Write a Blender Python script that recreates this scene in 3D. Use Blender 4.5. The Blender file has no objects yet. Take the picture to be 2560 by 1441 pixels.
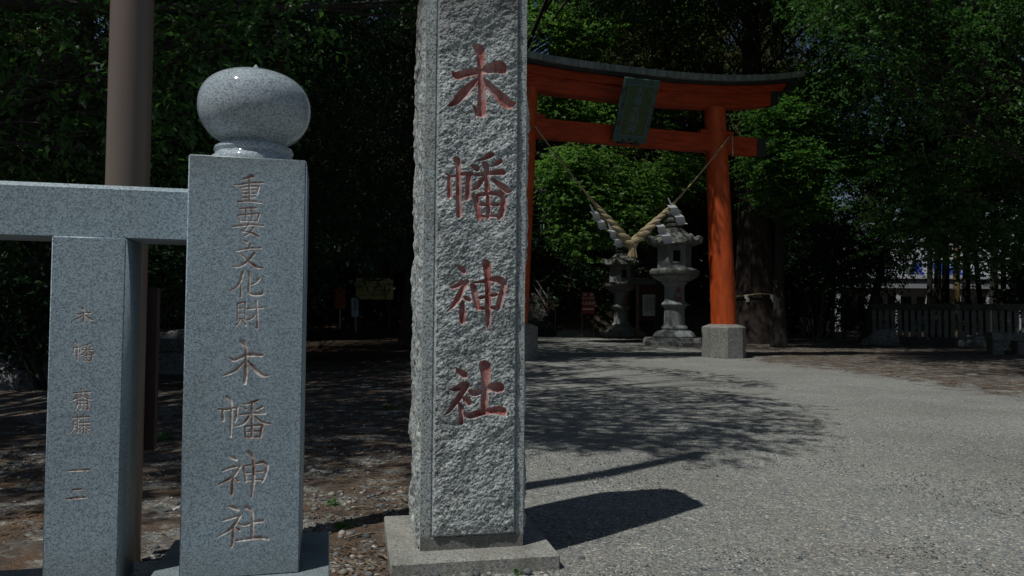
import bpy, bmesh, math, random
import numpy as np
from mathutils import Matrix, Vector
SC = bpy.context.scene
COL = SC.collection
rad = math.radians

# ------------------------------------------------------------------ camera, sky, sun, exposure
F = 1880.0; PITCH = rad(1.965); ROLL = rad(0.5); EYE = 1.2
_f0 = np.array([0, math.cos(PITCH), math.sin(PITCH)]); _u0 = np.array([0, -math.sin(PITCH), math.cos(PITCH)])
_r = np.array([1.0, 0, 0]) * math.cos(ROLL) + _u0 * math.sin(ROLL)
_u = _u0 * math.cos(ROLL) - np.array([1.0, 0, 0]) * math.sin(ROLL)
_C = np.array([0, 0, EYE])
cd = bpy.data.cameras.new('camera'); cam = bpy.data.objects.new('camera', cd); COL.objects.link(cam)
cd.sensor_width = 36.0; cd.lens = F * 36.0 / 2560.0; cd.clip_end = 900; cd.clip_start = 0.05
cam.matrix_world = Matrix(((_r[0], _u[0], -_f0[0], 0), (_r[1], _u[1], -_f0[1], 0), (_r[2], _u[2], -_f0[2], EYE), (0, 0, 0, 1)))
SC.camera = cam
SUN_EL = rad(61.5); SUN_AZ = rad(42)            # shadows run 42 degrees off +X towards +Y
SUN_DIR = np.array([-math.cos(SUN_AZ) * math.cos(SUN_EL), -math.sin(SUN_AZ) * math.cos(SUN_EL), math.sin(SUN_EL)])
W = bpy.data.worlds.new('World'); SC.world = W; W.use_nodes = True
wn = W.node_tree.nodes; wl = W.node_tree.links
sky = wn.new('ShaderNodeTexSky'); sky.sky_type = 'NISHITA'; sky.sun_disc = False
sky.sun_elevation = SUN_EL; sky.sun_rotation = math.atan2(SUN_DIR[0], SUN_DIR[1])
bg = wn['Background']; bg.inputs['Strength'].default_value = 0.05
wl.new(sky.outputs['Color'], bg.inputs['Color'])
ld = bpy.data.lights.new('sun', 'SUN'); ld.energy = 4.2; ld.angle = rad(0.5); ld.color = (1.0, 0.975, 0.91)
sun = bpy.data.objects.new('sun', ld); COL.objects.link(sun)
sun.rotation_mode = 'QUATERNION'; sun.rotation_quaternion = Vector(SUN_DIR).to_track_quat('Z', 'Y'); sun.location = (-10, -10, 30)
SC.view_settings.view_transform = 'Standard'; SC.view_settings.look = 'None'
SC.view_settings.exposure = -0.68; SC.view_settings.gamma = 1.0
SC.render.engine = 'CYCLES'
SC.cycles.max_bounces = 6; SC.cycles.diffuse_bounces = 3; SC.cycles.transparent_max_bounces = 4

# ------------------------------------------------------------------ survey helpers
def ray(px, py): return _f0 + _r * ((px - 1280) / F) + _u * ((720.5 - py) / F)
def ground(px, py, h=0.0):
    d = ray(px, py); return _C + d * ((h - EYE) / d[2])
def at_y(px, py, Y):
    d = ray(px, py); return _C + d * (Y / d[1])
def on_plane(px, py, p0, n):
    d = ray(px, py); return _C + d * (np.dot(np.array(p0) - _C, n) / np.dot(d, n))
SUN_STEP = np.array([SUN_DIR[0] / SUN_DIR[2], SUN_DIR[1] / SUN_DIR[2], 1.0])
def sunward(g, h): return np.array([g[0], g[1], 0.0]) + SUN_STEP * h

# ------------------------------------------------------------------ object helpers
def empty(name, loc=(0, 0, 0), rz=0.0, label=None, cat=None, group=None):
    o = bpy.data.objects.new(name, None); COL.objects.link(o); o.empty_display_size = 0.2
    o.location = tuple(float(v) for v in loc); o.rotation_euler = (0, 0, rz)
    tag(o, label, cat, group); return o
def tag(o, label=None, cat=None, group=None, kind=None):
    if label: o['label'] = label
    if cat: o['category'] = cat
    if group: o['group'] = group
    if kind: o['kind'] = kind
    return o
def link(name, me, mat=None, parent=None, smooth=False):
    o = bpy.data.objects.new(name, me); COL.objects.link(o)
    if mat is not None:
        me.materials.clear(); me.materials.append(mat)
    if parent is not None: o.parent = parent
    if smooth: me.polygons.foreach_set('use_smooth', [True] * len(me.polygons))
    return o
def np_mesh(name, V, faces):
    """faces: list of int arrays (n,k)."""
    me = bpy.data.meshes.new(name)
    V = np.asarray(V, dtype=np.float32)
    faces = [np.asarray(f, dtype=np.int32) for f in faces if len(f)]
    nl = sum(f.size for f in faces); nf = sum(len(f) for f in faces)
    me.vertices.add(len(V)); me.vertices.foreach_set('co', V.ravel())
    me.loops.add(nl); me.polygons.add(nf)
    me.loops.foreach_set('vertex_index', np.concatenate([f.ravel() for f in faces]))
    tot = np.concatenate([np.full(len(f), f.shape[1], np.int32) for f in faces])
    st = np.concatenate([[0], np.cumsum(tot)[:-1]]).astype(np.int32)
    me.polygons.foreach_set('loop_start', st)
    me.update(calc_edges=True); me.validate()
    return me
class MB:
    """collects shapes into one mesh"""
    def __init__(s): s.v = []; s.f = []
    def add(s, V, Fs):
        b = len(s.v); s.v += [tuple(map(float, p)) for p in V]; s.f += [tuple(b + i for i in f) for f in Fs]; return s
    def box(s, x0, x1, y0, y1, z0, z1):
        V = [(x0, y0, z0), (x1, y0, z0), (x1, y1, z0), (x0, y1, z0), (x0, y0, z1), (x1, y0, z1), (x1, y1, z1), (x0, y1, z1)]
        return s.add(V, [(0, 3, 2, 1), (4, 5, 6, 7), (0, 1, 5, 4), (1, 2, 6, 5), (2, 3, 7, 6), (3, 0, 4, 7)])
    def tube(s, pts, rs, n=10, cap=True):
        pts = [np.array(p, float) for p in pts]
        if np.isscalar(rs): rs = [rs] * len(pts)
        V = []; prev = None
        for i, p in enumerate(pts):
            d = pts[min(i + 1, len(pts) - 1)] - pts[max(i - 1, 0)]; d /= (np.linalg.norm(d) + 1e-9)
            if prev is None:
                a = np.array([1.0, 0, 0]) if abs(d[0]) < 0.9 else np.array([0, 1.0, 0])
                u = np.cross(d, a)
            else: u = prev - d * np.dot(prev, d)
            u /= np.linalg.norm(u); prev = u; w = np.cross(d, u)
            for k in range(n):
                t = 2 * math.pi * k / n; V.append(p + (u * math.cos(t) + w * math.sin(t)) * rs[i])
        Fs = []
        for i in range(len(pts) - 1):
            for k in range(n):
                k2 = (k + 1) % n; Fs.append((i * n + k, i * n + k2, (i + 1) * n + k2, (i + 1) * n + k))
        if cap: Fs += [tuple(range(n))[::-1], tuple((len(pts) - 1) * n + k for k in range(n))]
        return s.add(V, Fs)
    def lathe(s, prof, n=40, phase=0.0, cx=0.0, cy=0.0):
        V = []; Fs = []
        for r, z in prof:
            for k in range(n):
                t = 2 * math.pi * k / n + phase; V.append((cx + r * math.cos(t), cy + r * math.sin(t), z))
        m = len(prof)
        for i in range(m - 1):
            for k in range(n):
                k2 = (k + 1) % n; Fs.append((i * n + k, i * n + k2, (i + 1) * n + k2, (i + 1) * n + k))
        Fs += [tuple(range(n))[::-1], tuple((m - 1) * n + k for k in range(n))]
        return s.add(V, Fs)
    def build(s, name, mat, parent=None, smooth=False, bevel=0.0, seg=1):
        me = bpy.data.meshes.new(name); me.from_pydata(s.v, [], s.f); me.update()
        if bevel:
            bm = bmesh.new(); bm.from_mesh(me)
            bmesh.ops.bevel(bm, geom=list(bm.edges), offset=bevel, segments=seg, affect='EDGES', clamp_overlap=True)
            bm.to_mesh(me); bm.free()
        o = link(name, me, mat, parent, False)
        if smooth:
            me.polygons.foreach_set('use_smooth', [True] * len(me.polygons))
            try: me.set_sharp_from_angle(angle=rad(40))
            except Exception: pass
        return o
def copy_tree(o, parent=None):
    c = o.copy(); COL.objects.link(c)
    if parent is not None: c.parent = parent
    for ch in list(o.children): copy_tree(ch, c)
    return c
def text_mesh(txt, size, extrude=0.001, space=1.0):
    cu = bpy.data.curves.new('txt', 'FONT'); cu.body = txt; cu.size = size; cu.extrude = extrude
    cu.align_x = 'CENTER'; cu.align_y = 'CENTER'; cu.space_character = space; cu.resolution_u = 4
    ob = bpy.data.objects.new('txt', cu); COL.objects.link(ob)
    dg = bpy.context.evaluated_depsgraph_get(); dg.update()
    me = bpy.data.meshes.new_from_object(ob.evaluated_get(dg))
    bpy.data.objects.remove(ob); bpy.data.curves.remove(cu)
    return me
def lettering(name, txt, size, mat, parent, loc, rot=(math.pi / 2, 0, 0), extrude=0.001):
    o = link(name, text_mesh(txt, size, extrude), mat, parent); o.location = loc; o.rotation_euler = rot; return o

# ------------------------------------------------------------------ noise
def _hash(ix, iy, iz, seed):
    h = (ix.astype(np.int64) * 374761393 + iy.astype(np.int64) * 668265263 + iz.astype(np.int64) * 2147483647 + seed * 974711) & 0xffffffff
    h = ((h ^ (h >> 13)) * 1274126177) & 0xffffffff
    h = ((h ^ (h >> 16)) * 2246822519) & 0xffffffff
    return ((h ^ (h >> 15)) & 0xffffff) / float(0xffffff)
def vnoise(x, y, z=0.0, seed=0):
    x, y, z = np.broadcast_arrays(np.asarray(x, float), np.asarray(y, float), np.asarray(z, float))
    x0 = np.floor(x); y0 = np.floor(y); z0 = np.floor(z)
    fx, fy, fz = x - x0, y - y0, z - z0
    fx = fx * fx * (3 - 2 * fx); fy = fy * fy * (3 - 2 * fy); fz = fz * fz * (3 - 2 * fz)
    r = 0
    for i in (0, 1):
        for j in (0, 1):
            for k in (0, 1):
                r = r + _hash(x0 + i, y0 + j, z0 + k, seed) * (fx if i else 1 - fx) * (fy if j else 1 - fy) * (fz if k else 1 - fz)
    return r * 2 - 1
def fbm(x, y, z=0.0, seed=0, oct=4, gain=0.5):
    a = 1.0; r = 0; f = 1.0
    for o in range(oct):
        r = r + a * vnoise(np.asarray(x) * f, np.asarray(y) * f, np.asarray(z) * f, seed + o * 17); a *= gain; f *= 2.03
    return r

# ------------------------------------------------------------------ materials
def mat(name, rough=0.7, spec=0.5):
    m = bpy.data.materials.new(name); m.use_nodes = True
    b = m.node_tree.nodes['Principled BSDF']; b.inputs['Roughness'].default_value = rough
    b.inputs['Specular IOR Level'].default_value = spec
    return m, m.node_tree.nodes, m.node_tree.links, b
def ramp(N, stops, interp='LINEAR'):
    r = N.new('ShaderNodeValToRGB'); cr = r.color_ramp; cr.interpolation = interp
    while len(cr.elements) < len(stops): cr.elements.new(0.5)
    for e, (p, c) in zip(cr.elements, stops):
        e.position = p; e.color = (*c, 1) if len(c) == 3 else c
    return r
def noise(N, L, vec, scale, detail=4, rough=0.55):
    n = N.new('ShaderNodeTexNoise'); n.inputs['Scale'].default_value = scale; n.inputs['Detail'].default_value = detail
    n.inputs['Roughness'].default_value = rough
    if vec is not None: L.new(vec, n.inputs['Vector'])
    return n
def mixc(N, L, fac, a, b, mode='MIX'):
    m = N.new('ShaderNodeMix'); m.data_type = 'RGBA'; m.blend_type = mode
    for s, v in ((m.inputs['Factor'], fac), (m.inputs[6], a), (m.inputs[7], b)):
        if hasattr(v, 'is_output') or isinstance(v, bpy.types.NodeSocket): L.new(v, s)
        elif isinstance(v, (int, float)): s.default_value = v
        else: s.default_value = (*v, 1)
    return m.outputs[2]
def mrange(N, L, v, a, b, c=0.0, d=1.0):
    n = N.new('ShaderNodeMapRange'); n.inputs[1].default_value = a; n.inputs[2].default_value = b
    n.inputs[3].default_value = c; n.inputs[4].default_value = d; L.new(v, n.inputs[0]); return n.outputs[0]
def objvec(N): return N.new('ShaderNodeTexCoord').outputs['Object']
def posvec(N): return N.new('ShaderNodeNewGeometry').outputs['Position']
def bump(N, L, b, h, strength, dist):
    n = N.new('ShaderNodeBump'); n.inputs['Strength'].default_value = strength; n.inputs['Distance'].default_value = dist
    L.new(h, n.inputs['Height']); L.new(n.outputs['Normal'], b.inputs['Normal']); return n
def scaled(N, L, vec, s):
    n = N.new('ShaderNodeMapping'); n.inputs['Scale'].default_value = s; L.new(vec, n.inputs['Vector']); return n.outputs[0]

def granite(name, c_dark, c_mid, c_light, scale=230, rough=0.35, stain=0.3, bumpy=0.0, stain_col=(0.12, 0.11, 0.09), spec=0.5):
    m, N, L, b = mat(name, rough, spec); v = objvec(N)
    vo = N.new('ShaderNodeTexVoronoi'); vo.inputs['Scale'].default_value = scale; L.new(v, vo.inputs['Vector'])
    n1 = noise(N, L, v, scale * 0.9, 3, 0.6)
    sep = N.new('ShaderNodeSeparateColor'); L.new(vo.outputs['Color'], sep.inputs[0])
    mm = N.new('ShaderNodeMath'); mm.operation = 'MULTIPLY_ADD'; mm.inputs[1].default_value = 0.45
    L.new(sep.outputs[0], mm.inputs[0])
    m2 = N.new('ShaderNodeMath'); m2.operation = 'MULTIPLY'; m2.inputs[1].default_value = 0.6; L.new(n1.outputs[0], m2.inputs[0])
    L.new(m2.outputs[0], mm.inputs[2])
    r = ramp(N, [(0.23, c_dark), (0.39, tuple(0.55 * a + 0.45 * d for a, d in zip(c_mid, c_dark))), (0.50, c_mid), (0.76, c_light)])
    L.new(mm.outputs[0], r.inputs[0])
    n2 = noise(N, L, scaled(N, L, v, (1, 1, 0.35)), 6, 6, 0.65)
    f = mrange(N, L, n2.outputs[0], 0.48, 0.75, 0, stain)
    c = mixc(N, L, f, r.outputs[0], stain_col)
    n3 = noise(N, L, v, 1.7, 3, 0.5); f3 = mrange(N, L, n3.outputs[0], 0.3, 0.7, 0.88, 1.08)
    c = mixc(N, L, 1.0, c, f3, 'MULTIPLY')
    L.new(c, b.inputs['Base Color'])
    rr = mrange(N, L, n1.outputs[0], 0.3, 0.7, rough * 0.8, min(1, rough * 1.35)); L.new(rr, b.inputs['Roughness'])
    if bumpy: bump(N, L, b, n1.outputs[0], bumpy, 0.004)
    return m
M = {}
M['granite'] = granite('polished_granite', (0.11, 0.155, 0.185), (0.29, 0.385, 0.445), (0.42, 0.53, 0.59), 300, 0.42, 0.22)
M['ball'] = granite('mirror_granite', (0.12, 0.16, 0.185), (0.41, 0.49, 0.545), (0.56, 0.64, 0.69), 330, 0.06, 0.15)
M['pillar'] = granite('weathered_granite', (0.05, 0.055, 0.055), (0.38, 0.43, 0.43), (0.54, 0.60, 0.60), 140, 0.75, 0.4, 0.15, (0.13, 0.12, 0.115))
M['panel'] = granite('split_granite', (0.07, 0.08, 0.08), (0.40, 0.445, 0.445), (0.62, 0.67, 0.67), 110, 0.7, 0.7, 0.9, (0.10, 0.105, 0.10))
M['kerb'] = granite('grey_kerb_stone', (0.10, 0.11, 0.115), (0.30, 0.33, 0.34), (0.42, 0.45, 0.46), 150, 0.75, 0.5, 0.4)
M['lantern'] = granite('old_lantern_stone', (0.06, 0.068, 0.07), (0.24, 0.265, 0.27), (0.35, 0.375, 0.375), 60, 0.85, 0.75, 0.6, (0.07, 0.075, 0.06))
M['lichen'] = granite('lichen_stone', (0.05, 0.055, 0.05), (0.17, 0.18, 0.165), (0.28, 0.29, 0.26), 40, 0.9, 0.8, 0.8, (0.05, 0.055, 0.04))
M['shady'] = granite('shady_dark_stone', (0.02, 0.022, 0.02), (0.07, 0.075, 0.068), (0.12, 0.125, 0.11), 30, 0.9, 0.8, 0.6, (0.02, 0.025, 0.016))  # deep shade put into the stone colour of the steps and far fence
M['rock'] = granite('rough_rock', (0.06, 0.06, 0.06), (0.20, 0.21, 0.21), (0.34, 0.34, 0.33), 30, 0.9, 0.8, 1.0, (0.06, 0.055, 0.045))
M['base'] = granite('dusty_plinth_stone', (0.13, 0.13, 0.12), (0.30, 0.305, 0.285), (0.40, 0.40, 0.375), 130, 0.85, 0.8, 0.5, (0.17, 0.155, 0.13))
M['concrete'] = granite('old_concrete', (0.13, 0.135, 0.125), (0.21, 0.215, 0.20), (0.28, 0.28, 0.26), 25, 0.85, 0.7, 0.4, (0.14, 0.125, 0.10))

def weather(m, bands, col):
    N, L = m.node_tree.nodes, m.node_tree.links; b = N['Principled BSDF']; src = b.inputs['Base Color'].links[0].from_socket
    v = objvec(N); sp = N.new('ShaderNodeSeparateXYZ'); L.new(v, sp.inputs[0]); n = noise(N, L, scaled(N, L, v, (1, 1, .3)), 14, 5, .7); tot = None
    for a, e_, k in bands:
        ad = N.new('ShaderNodeMath'); ad.operation = 'MULTIPLY_ADD'; ad.inputs[1].default_value = abs(e_ - a) * 1.2; L.new(n.outputs[0], ad.inputs[0]); L.new(sp.outputs[2], ad.inputs[2])
        f = mrange(N, L, ad.outputs[0], a + abs(e_ - a) * .6, e_ + abs(e_ - a) * .6, 0, k); src = mixc(N, L, f, src, col)
    L.new(src, b.inputs['Base Color'])
weather(M['granite'], [(1.55, 1.63, 0.4), (0.60, 0.48, 0.5)], (0.15, 0.145, 0.12))
weather(M['pillar'], [(0.15, 0.125, 0.75)], (0.11, 0.10, 0.088))
weather(M['panel'], [(2.42, 2.75, 0.75)], (0.10, 0.105, 0.10))
def painted_groove(name, c0, c1, c2, sc=60):
    m, N, L, b = mat(name, 0.75); v = objvec(N)
    n = noise(N, L, v, sc, 5, 0.65); n2 = noise(N, L, v, sc * 0.15, 3, 0.5)
    r = ramp(N, [(0.36, c0), (0.48, c1), (0.62, c2)])
    a = N.new('ShaderNodeMath'); a.operation = 'MULTIPLY_ADD'; a.inputs[1].default_value = 0.5; L.new(n2.outputs[0], a.inputs[0])
    h = N.new('ShaderNodeMath'); h.operation = 'MULTIPLY'; h.inputs[1].default_value = 0.5; L.new(n.outputs[0], h.inputs[0])
    L.new(h.outputs[0], a.inputs[2]); L.new(a.outputs[0], r.inputs[0]); L.new(r.outputs[0], b.inputs['Base Color'])
    bump(N, L, b, n.outputs[0], 0.3, 0.003); return m
M['red_groove'] = painted_groove('weathered_red_paint', (0.25, 0.042, 0.028), (0.40, 0.17, 0.155), (0.50, 0.34, 0.33), 70)
M['groove'] = painted_groove('cut_stone_with_old_paint', (0.19, 0.095, 0.065), (0.38, 0.34, 0.32), (0.74, 0.73, 0.72), 110)

def plain(name, col, rough=0.6, var=0.25, scale=8, bmp=0.0, metal=0.0, stretch=(1, 1, 1), spec=0.5):
    m, N, L, b = mat(name, rough, spec); v = scaled(N, L, objvec(N), stretch); n = noise(N, L, v, scale, 5, 0.6)
    r = ramp(N, [(0.3, tuple(c * (1 - var) for c in col)), (0.7, tuple(min(1, c * (1 + var)) for c in col))])
    L.new(n.outputs[0], r.inputs[0]); L.new(r.outputs[0], b.inputs['Base Color']); b.inputs['Metallic'].default_value = metal
    if bmp: bump(N, L, b, n.outputs[0], bmp, 0.01)
    return m
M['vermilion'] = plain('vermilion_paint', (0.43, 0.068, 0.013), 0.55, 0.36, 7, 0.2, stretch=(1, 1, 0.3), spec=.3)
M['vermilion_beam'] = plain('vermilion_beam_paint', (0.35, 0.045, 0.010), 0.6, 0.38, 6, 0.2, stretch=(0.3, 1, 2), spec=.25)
M['black_paint'] = plain('black_paint', (0.018, 0.02, 0.02), 0.5, 0.3, 6)
M['copper'] = plain('weathered_copper_sheet', (0.15, 0.18, 0.165), 0.6, 0.55, 5, 0.2, stretch=(2.5, 1, .6))
M['eave'] = plain('dark_eave_board', (0.02, 0.024, 0.026), 0.7, 0.4, 6)
M['bronze'] = plain('green_bronze', (0.034, 0.085, 0.075), 0.55, 0.3, 10, 0.1)
M['bronze_panel'] = plain('mossy_bronze_panel', (0.035, 0.07, 0.022), 0.6, 0.3, 10, 0.1)
M['bronze_text'] = plain('pale_verdigris', (0.075, 0.16, 0.19), 0.6, 0.2, 12)
M['straw'] = plain('rice_straw', (0.35, 0.285, 0.17), 0.85, 0.3, 40, 0.5, stretch=(1, 1, 1))
M['paper'] = plain('white_paper', (0.50, 0.51, 0.53), 0.8, 0.03, 5)
M['brown_steel'] = plain('brown_painted_steel', (0.19, 0.148, 0.122), 0.30, 0.10, 3, 0.0, stretch=(1, 1, 0.2))
M['brown_dark'] = plain('dark_brown_steel', (0.05, 0.032, 0.028), 0.45, 0.2, 6)
M['steel'] = plain('galvanised_steel', (0.16, 0.17, 0.18), 0.5, 0.12, 12, metal=0.6)
M['white_paint'] = plain('white_paint', (0.72, 0.74, 0.76), 0.5, 0.06, 4)
M['wood'] = plain('weathered_wood', (0.17, 0.14, 0.10), 0.8, 0.4, 8, 0.3, stretch=(3, 3, 0.4))
M['dark_wood'] = plain('dark_wood', (0.06, 0.042, 0.03), 0.8, 0.4, 8, 0.3, stretch=(3, 3, 0.4))
M['yellow_board'] = plain('yellow_signboard', (0.42, 0.40, 0.16), 0.6, 0.08, 4)
M['red_board'] = plain('red_signboard', (0.17, 0.016, 0.014), 0.5, 0.1, 4)
M['brown_board'] = plain('red_brown_signboard', (0.30, 0.08, 0.04), 0.6, 0.15, 4)
M['blue_board'] = plain('pale_blue_signboard', (0.35, 0.52, 0.66), 0.55, 0.06, 4)
M['pale_board'] = plain('pale_notice_sheet', (0.50, 0.58, 0.58), 0.6, 0.06, 4)
M['ink'] = plain('dark_ink', (0.03, 0.03, 0.035), 0.7, 0.1, 4)
M['red_ink'] = plain('red_ink', (0.30, 0.03, 0.03), 0.7, 0.1, 4)
M['green_ink'] = plain('green_paint', (0.10, 0.36, 0.20), 0.6, 0.1, 4)
M['blue_sign'] = plain('blue_letter_paint', (0.02, 0.06, 0.42), 0.5, 0.05, 4)
M['facade'] = plain('white_facade', (0.50, 0.53, 0.58), 0.6, 0.05, 2)
M['fascia'] = plain('grey_fascia', (0.30, 0.33, 0.35), 0.6, 0.08, 2)
M['shop_glass'] = plain('dark_shop_window', (0.02, 0.025, 0.03), 0.1, 0.2, 2)
M['bark'] = plain('dark_bark', (0.028, 0.024, 0.021), 0.9, 0.5, 12, 0.8, stretch=(2, 2, 0.4))
M['bark_grey'] = plain('grey_bark', (0.08, 0.074, 0.064), 0.9, 0.5, 9, 0.8, stretch=(1, 1, 1.6))
M['bark_yellow'] = plain('sunlit_yellow_bark', (0.16, 0.115, 0.04), 0.9, 0.4, 9, 0.8, stretch=(2, 2, 0.5))  # yellow bark with the sunlit look put into its colour
M['cedar_bark'] = plain('cedar_bark', (0.032, 0.022, 0.018), 0.95, 0.5, 7, 0.9, stretch=(4, 4, 0.25))

def leafmat(name, cols, rough=0.45, trans=0.35, spec=0.4):
    m, N, L, b = mat(name, rough, spec); g = N.new('ShaderNodeNewGeometry')
    r = ramp(N, [(i / max(1, len(cols) - 1), c) for i, c in enumerate(cols)])
    n = noise(N, L, g.outputs['Position'], 0.8, 2, 0.5)
    a = N.new('ShaderNodeMath'); a.operation = 'MULTIPLY_ADD'; a.inputs[1].default_value = 0.6; L.new(g.outputs['Random Per Island'], a.inputs[0])
    h = N.new('ShaderNodeMath'); h.operation = 'MULTIPLY'; h.inputs[1].default_value = 0.4; L.new(n.outputs[0], h.inputs[0]); L.new(h.outputs[0], a.inputs[2])
    L.new(a.outputs[0], r.inputs[0]); L.new(r.outputs[0], b.inputs['Base Color'])
    t = N.new('ShaderNodeBsdfTranslucent'); tc = mixc(N, L, 1.0, r.outputs[0], (1.25, 1.4, 0.75), 'MULTIPLY'); L.new(tc, t.inputs['Color'])
    mx = N.new('ShaderNodeMixShader'); mx.inputs[0].default_value = trans
    out = N['Material Output']; L.new(b.outputs[0], mx.inputs[1]); L.new(t.outputs[0], mx.inputs[2]); L.new(mx.outputs[0], out.inputs['Surface'])
    return m
M['cherry'] = leafmat('cherry_leaf', [(0.030, 0.080, 0.026), (0.054, 0.132, 0.040), (0.088, 0.185, 0.056)], 0.45, 0.45, 0.4)
M['maple'] = leafmat('maple_leaf', [(0.075, 0.15, 0.045), (0.115, 0.225, 0.065), (0.17, 0.31, 0.095)], 0.5, 0.6, 0.4)
M['green_maple'] = leafmat('deep_green_maple_leaf', [(0.05, 0.12, 0.032), (0.078, 0.18, 0.046), (0.11, 0.235, 0.065)], 0.5, 0.55, 0.3)  # darker, less lime leaf green for the maple past the beam ends
M['evergreen'] = leafmat('evergreen_leaf', [(0.013, 0.034, 0.017), (0.022, 0.056, 0.025), (0.034, 0.078, 0.032)], 0.5, 0.2, 0.3)
M['cedar'] = leafmat('cedar_spray', [(0.03, 0.055, 0.018), (0.055, 0.072, 0.022), (0.115, 0.085, 0.028)], 0.7, 0.2, 0.2)
M['weed'] = leafmat('weed_leaf', [(0.05, 0.14, 0.02), (0.08, 0.22, 0.03)], 0.5, 0.4)
M['litter'] = leafmat('fallen_needles', [(0.06, 0.036, 0.025), (0.12, 0.075, 0.046), (0.19, 0.125, 0.075), (0.29, 0.21, 0.13)], 0.8, 0.1, 0.2)

def pebblemat():
    m, N, L, b = mat('loose_stones', 0.8); g = N.new('ShaderNodeNewGeometry')
    r = ramp(N, [(0.0, (0.07, 0.08, 0.085)), (0.35, (0.14, 0.155, 0.16)), (0.65, (0.22, 0.215, 0.195)), (0.86, (0.29, 0.265, 0.225)), (0.96, (0.42, 0.40, 0.36)), (1.0, (0.64, 0.62, 0.58))])
    L.new(g.outputs['Random Per Island'], r.inputs[0])
    n = noise(N, L, g.outputs['Position'], 90, 3, 0.6); f = mrange(N, L, n.outputs[0], 0.3, 0.7, 0.8, 1.15)
    c = mixc(N, L, 1.0, r.outputs[0], f, 'MULTIPLY'); L.new(c, b.inputs['Base Color']); return m
M['pebble'] = pebblemat()

def groundmat():
    m, N, L, b = mat('gravel_and_soil', 0.9, 0.2); p = posvec(N)
    at = N.new('ShaderNodeAttribute'); at.attribute_name = 'soil'
    # gravel: small stones, each its own tone
    def stones(scale, stops):
        v = N.new('ShaderNodeTexVoronoi'); v.inputs['Scale'].default_value = scale; L.new(p, v.inputs['Vector'])
        s = N.new('ShaderNodeSeparateColor'); L.new(v.outputs['Color'], s.inputs[0]); r = ramp(N, stops); L.new(s.outputs[0], r.inputs[0])
        return v, r.outputs[0]
    v1, g1 = stones(105, [(0, (0.06, 0.075, 0.085)), (0.2, (0.17, 0.20, 0.22)), (0.45, (0.22, 0.235, 0.225)), (0.62, (0.32, 0.29, 0.225)), (0.8, (0.33, 0.345, 0.33)), (0.94, (0.44, 0.43, 0.39)), (1, (0.80, 0.79, 0.75))])
    v2, g2 = stones(52, [(0, (0.08, 0.095, 0.105)), (0.3, (0.18, 0.205, 0.22)), (0.55, (0.24, 0.25, 0.235)), (0.7, (0.31, 0.28, 0.22)), (0.9, (0.35, 0.355, 0.335)), (1, (0.72, 0.71, 0.67))])
    nm = noise(N, L, p, 14, 4, 0.6); gm = mixc(N, L, mrange(N, L, nm.outputs[0], 0.45, 0.6, 0.0, 0.75), g1, g2)
    nl = noise(N, L, p, 0.55, 6, 0.62); gm = mixc(N, L, 1.0, gm, mrange(N, L, nl.outputs[0], 0.3, 0.7, 0.80, 1.14), 'MULTIPLY'); nt_ = noise(N, L, p, 0.8, 5, 0.6); gm = mixc(N, L, mrange(N, L, nt_.outputs[0], 0.5, 0.75, 0, 0.35), gm, (0.24, 0.215, 0.17))
    # soil: brown earth, needles in drifts, grit
    ns = noise(N, L, p, 7, 6, 0.7); s1 = ramp(N, [(0.3, (0.045, 0.036, 0.030)), (0.5, (0.09, 0.073, 0.06)), (0.7, (0.155, 0.122, 0.094))]); L.new(ns.outputs[0], s1.inputs[0])
    nd = noise(N, L, scaled(N, L, p, (1, 1.25, 1)), 1.9, 5, 0.65)
    nn = noise(N, L, scaled(N, L, p, (48, 62, 48)), 1.0, 3, 0.6); nc = ramp(N, [(0.35, (0.085, 0.046, 0.028)), (0.62, (0.165, 0.112, 0.074))]); L.new(nn.outputs[0], nc.inputs[0])
    sm = mixc(N, L, mrange(N, L, nd.outputs[0], 0.48, 0.66, 0, 0.8), s1.outputs[0], nc.outputs[0])
    ng = noise(N, L, p, 3.1, 5, 0.7); sm = mixc(N, L, mrange(N, L, ng.outputs[0], 0.48, 0.62, 0, 0.85), sm, g2)
    # border
    nb = noise(N, L, p, 2.3, 6, 0.7)
    a = N.new('ShaderNodeMath'); a.operation = 'ADD'; L.new(at.outputs['Fac'], a.inputs[0])
    L.new(mrange(N, L, nb.outputs[0], 0.25, 0.75, -0.5, 0.5), a.inputs[1])
    k = mrange(N, L, a.outputs[0], 0.35, 0.65)
    hu = N.new('ShaderNodeAttribute'); hu.attribute_name = 'humus_shade'
    sm = mixc(N, L, hu.outputs['Fac'], sm, mixc(N, L, nd.outputs[0], (0.018, 0.013, 0.010), (0.05, 0.032, 0.02)))  # forest floor humus, darkened further to carry deep shade in its colour
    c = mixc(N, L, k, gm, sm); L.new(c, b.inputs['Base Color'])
    hm = N.new('ShaderNodeMath'); hm.operation = 'ADD'; L.new(v1.outputs['Distance'], hm.inputs[0]); L.new(v2.outputs['Distance'], hm.inputs[1])
    bb = bump(N, L, b, hm.outputs[0], 0.7, 0.007); bb.invert = True
    return m
M['ground'] = groundmat()

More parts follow.
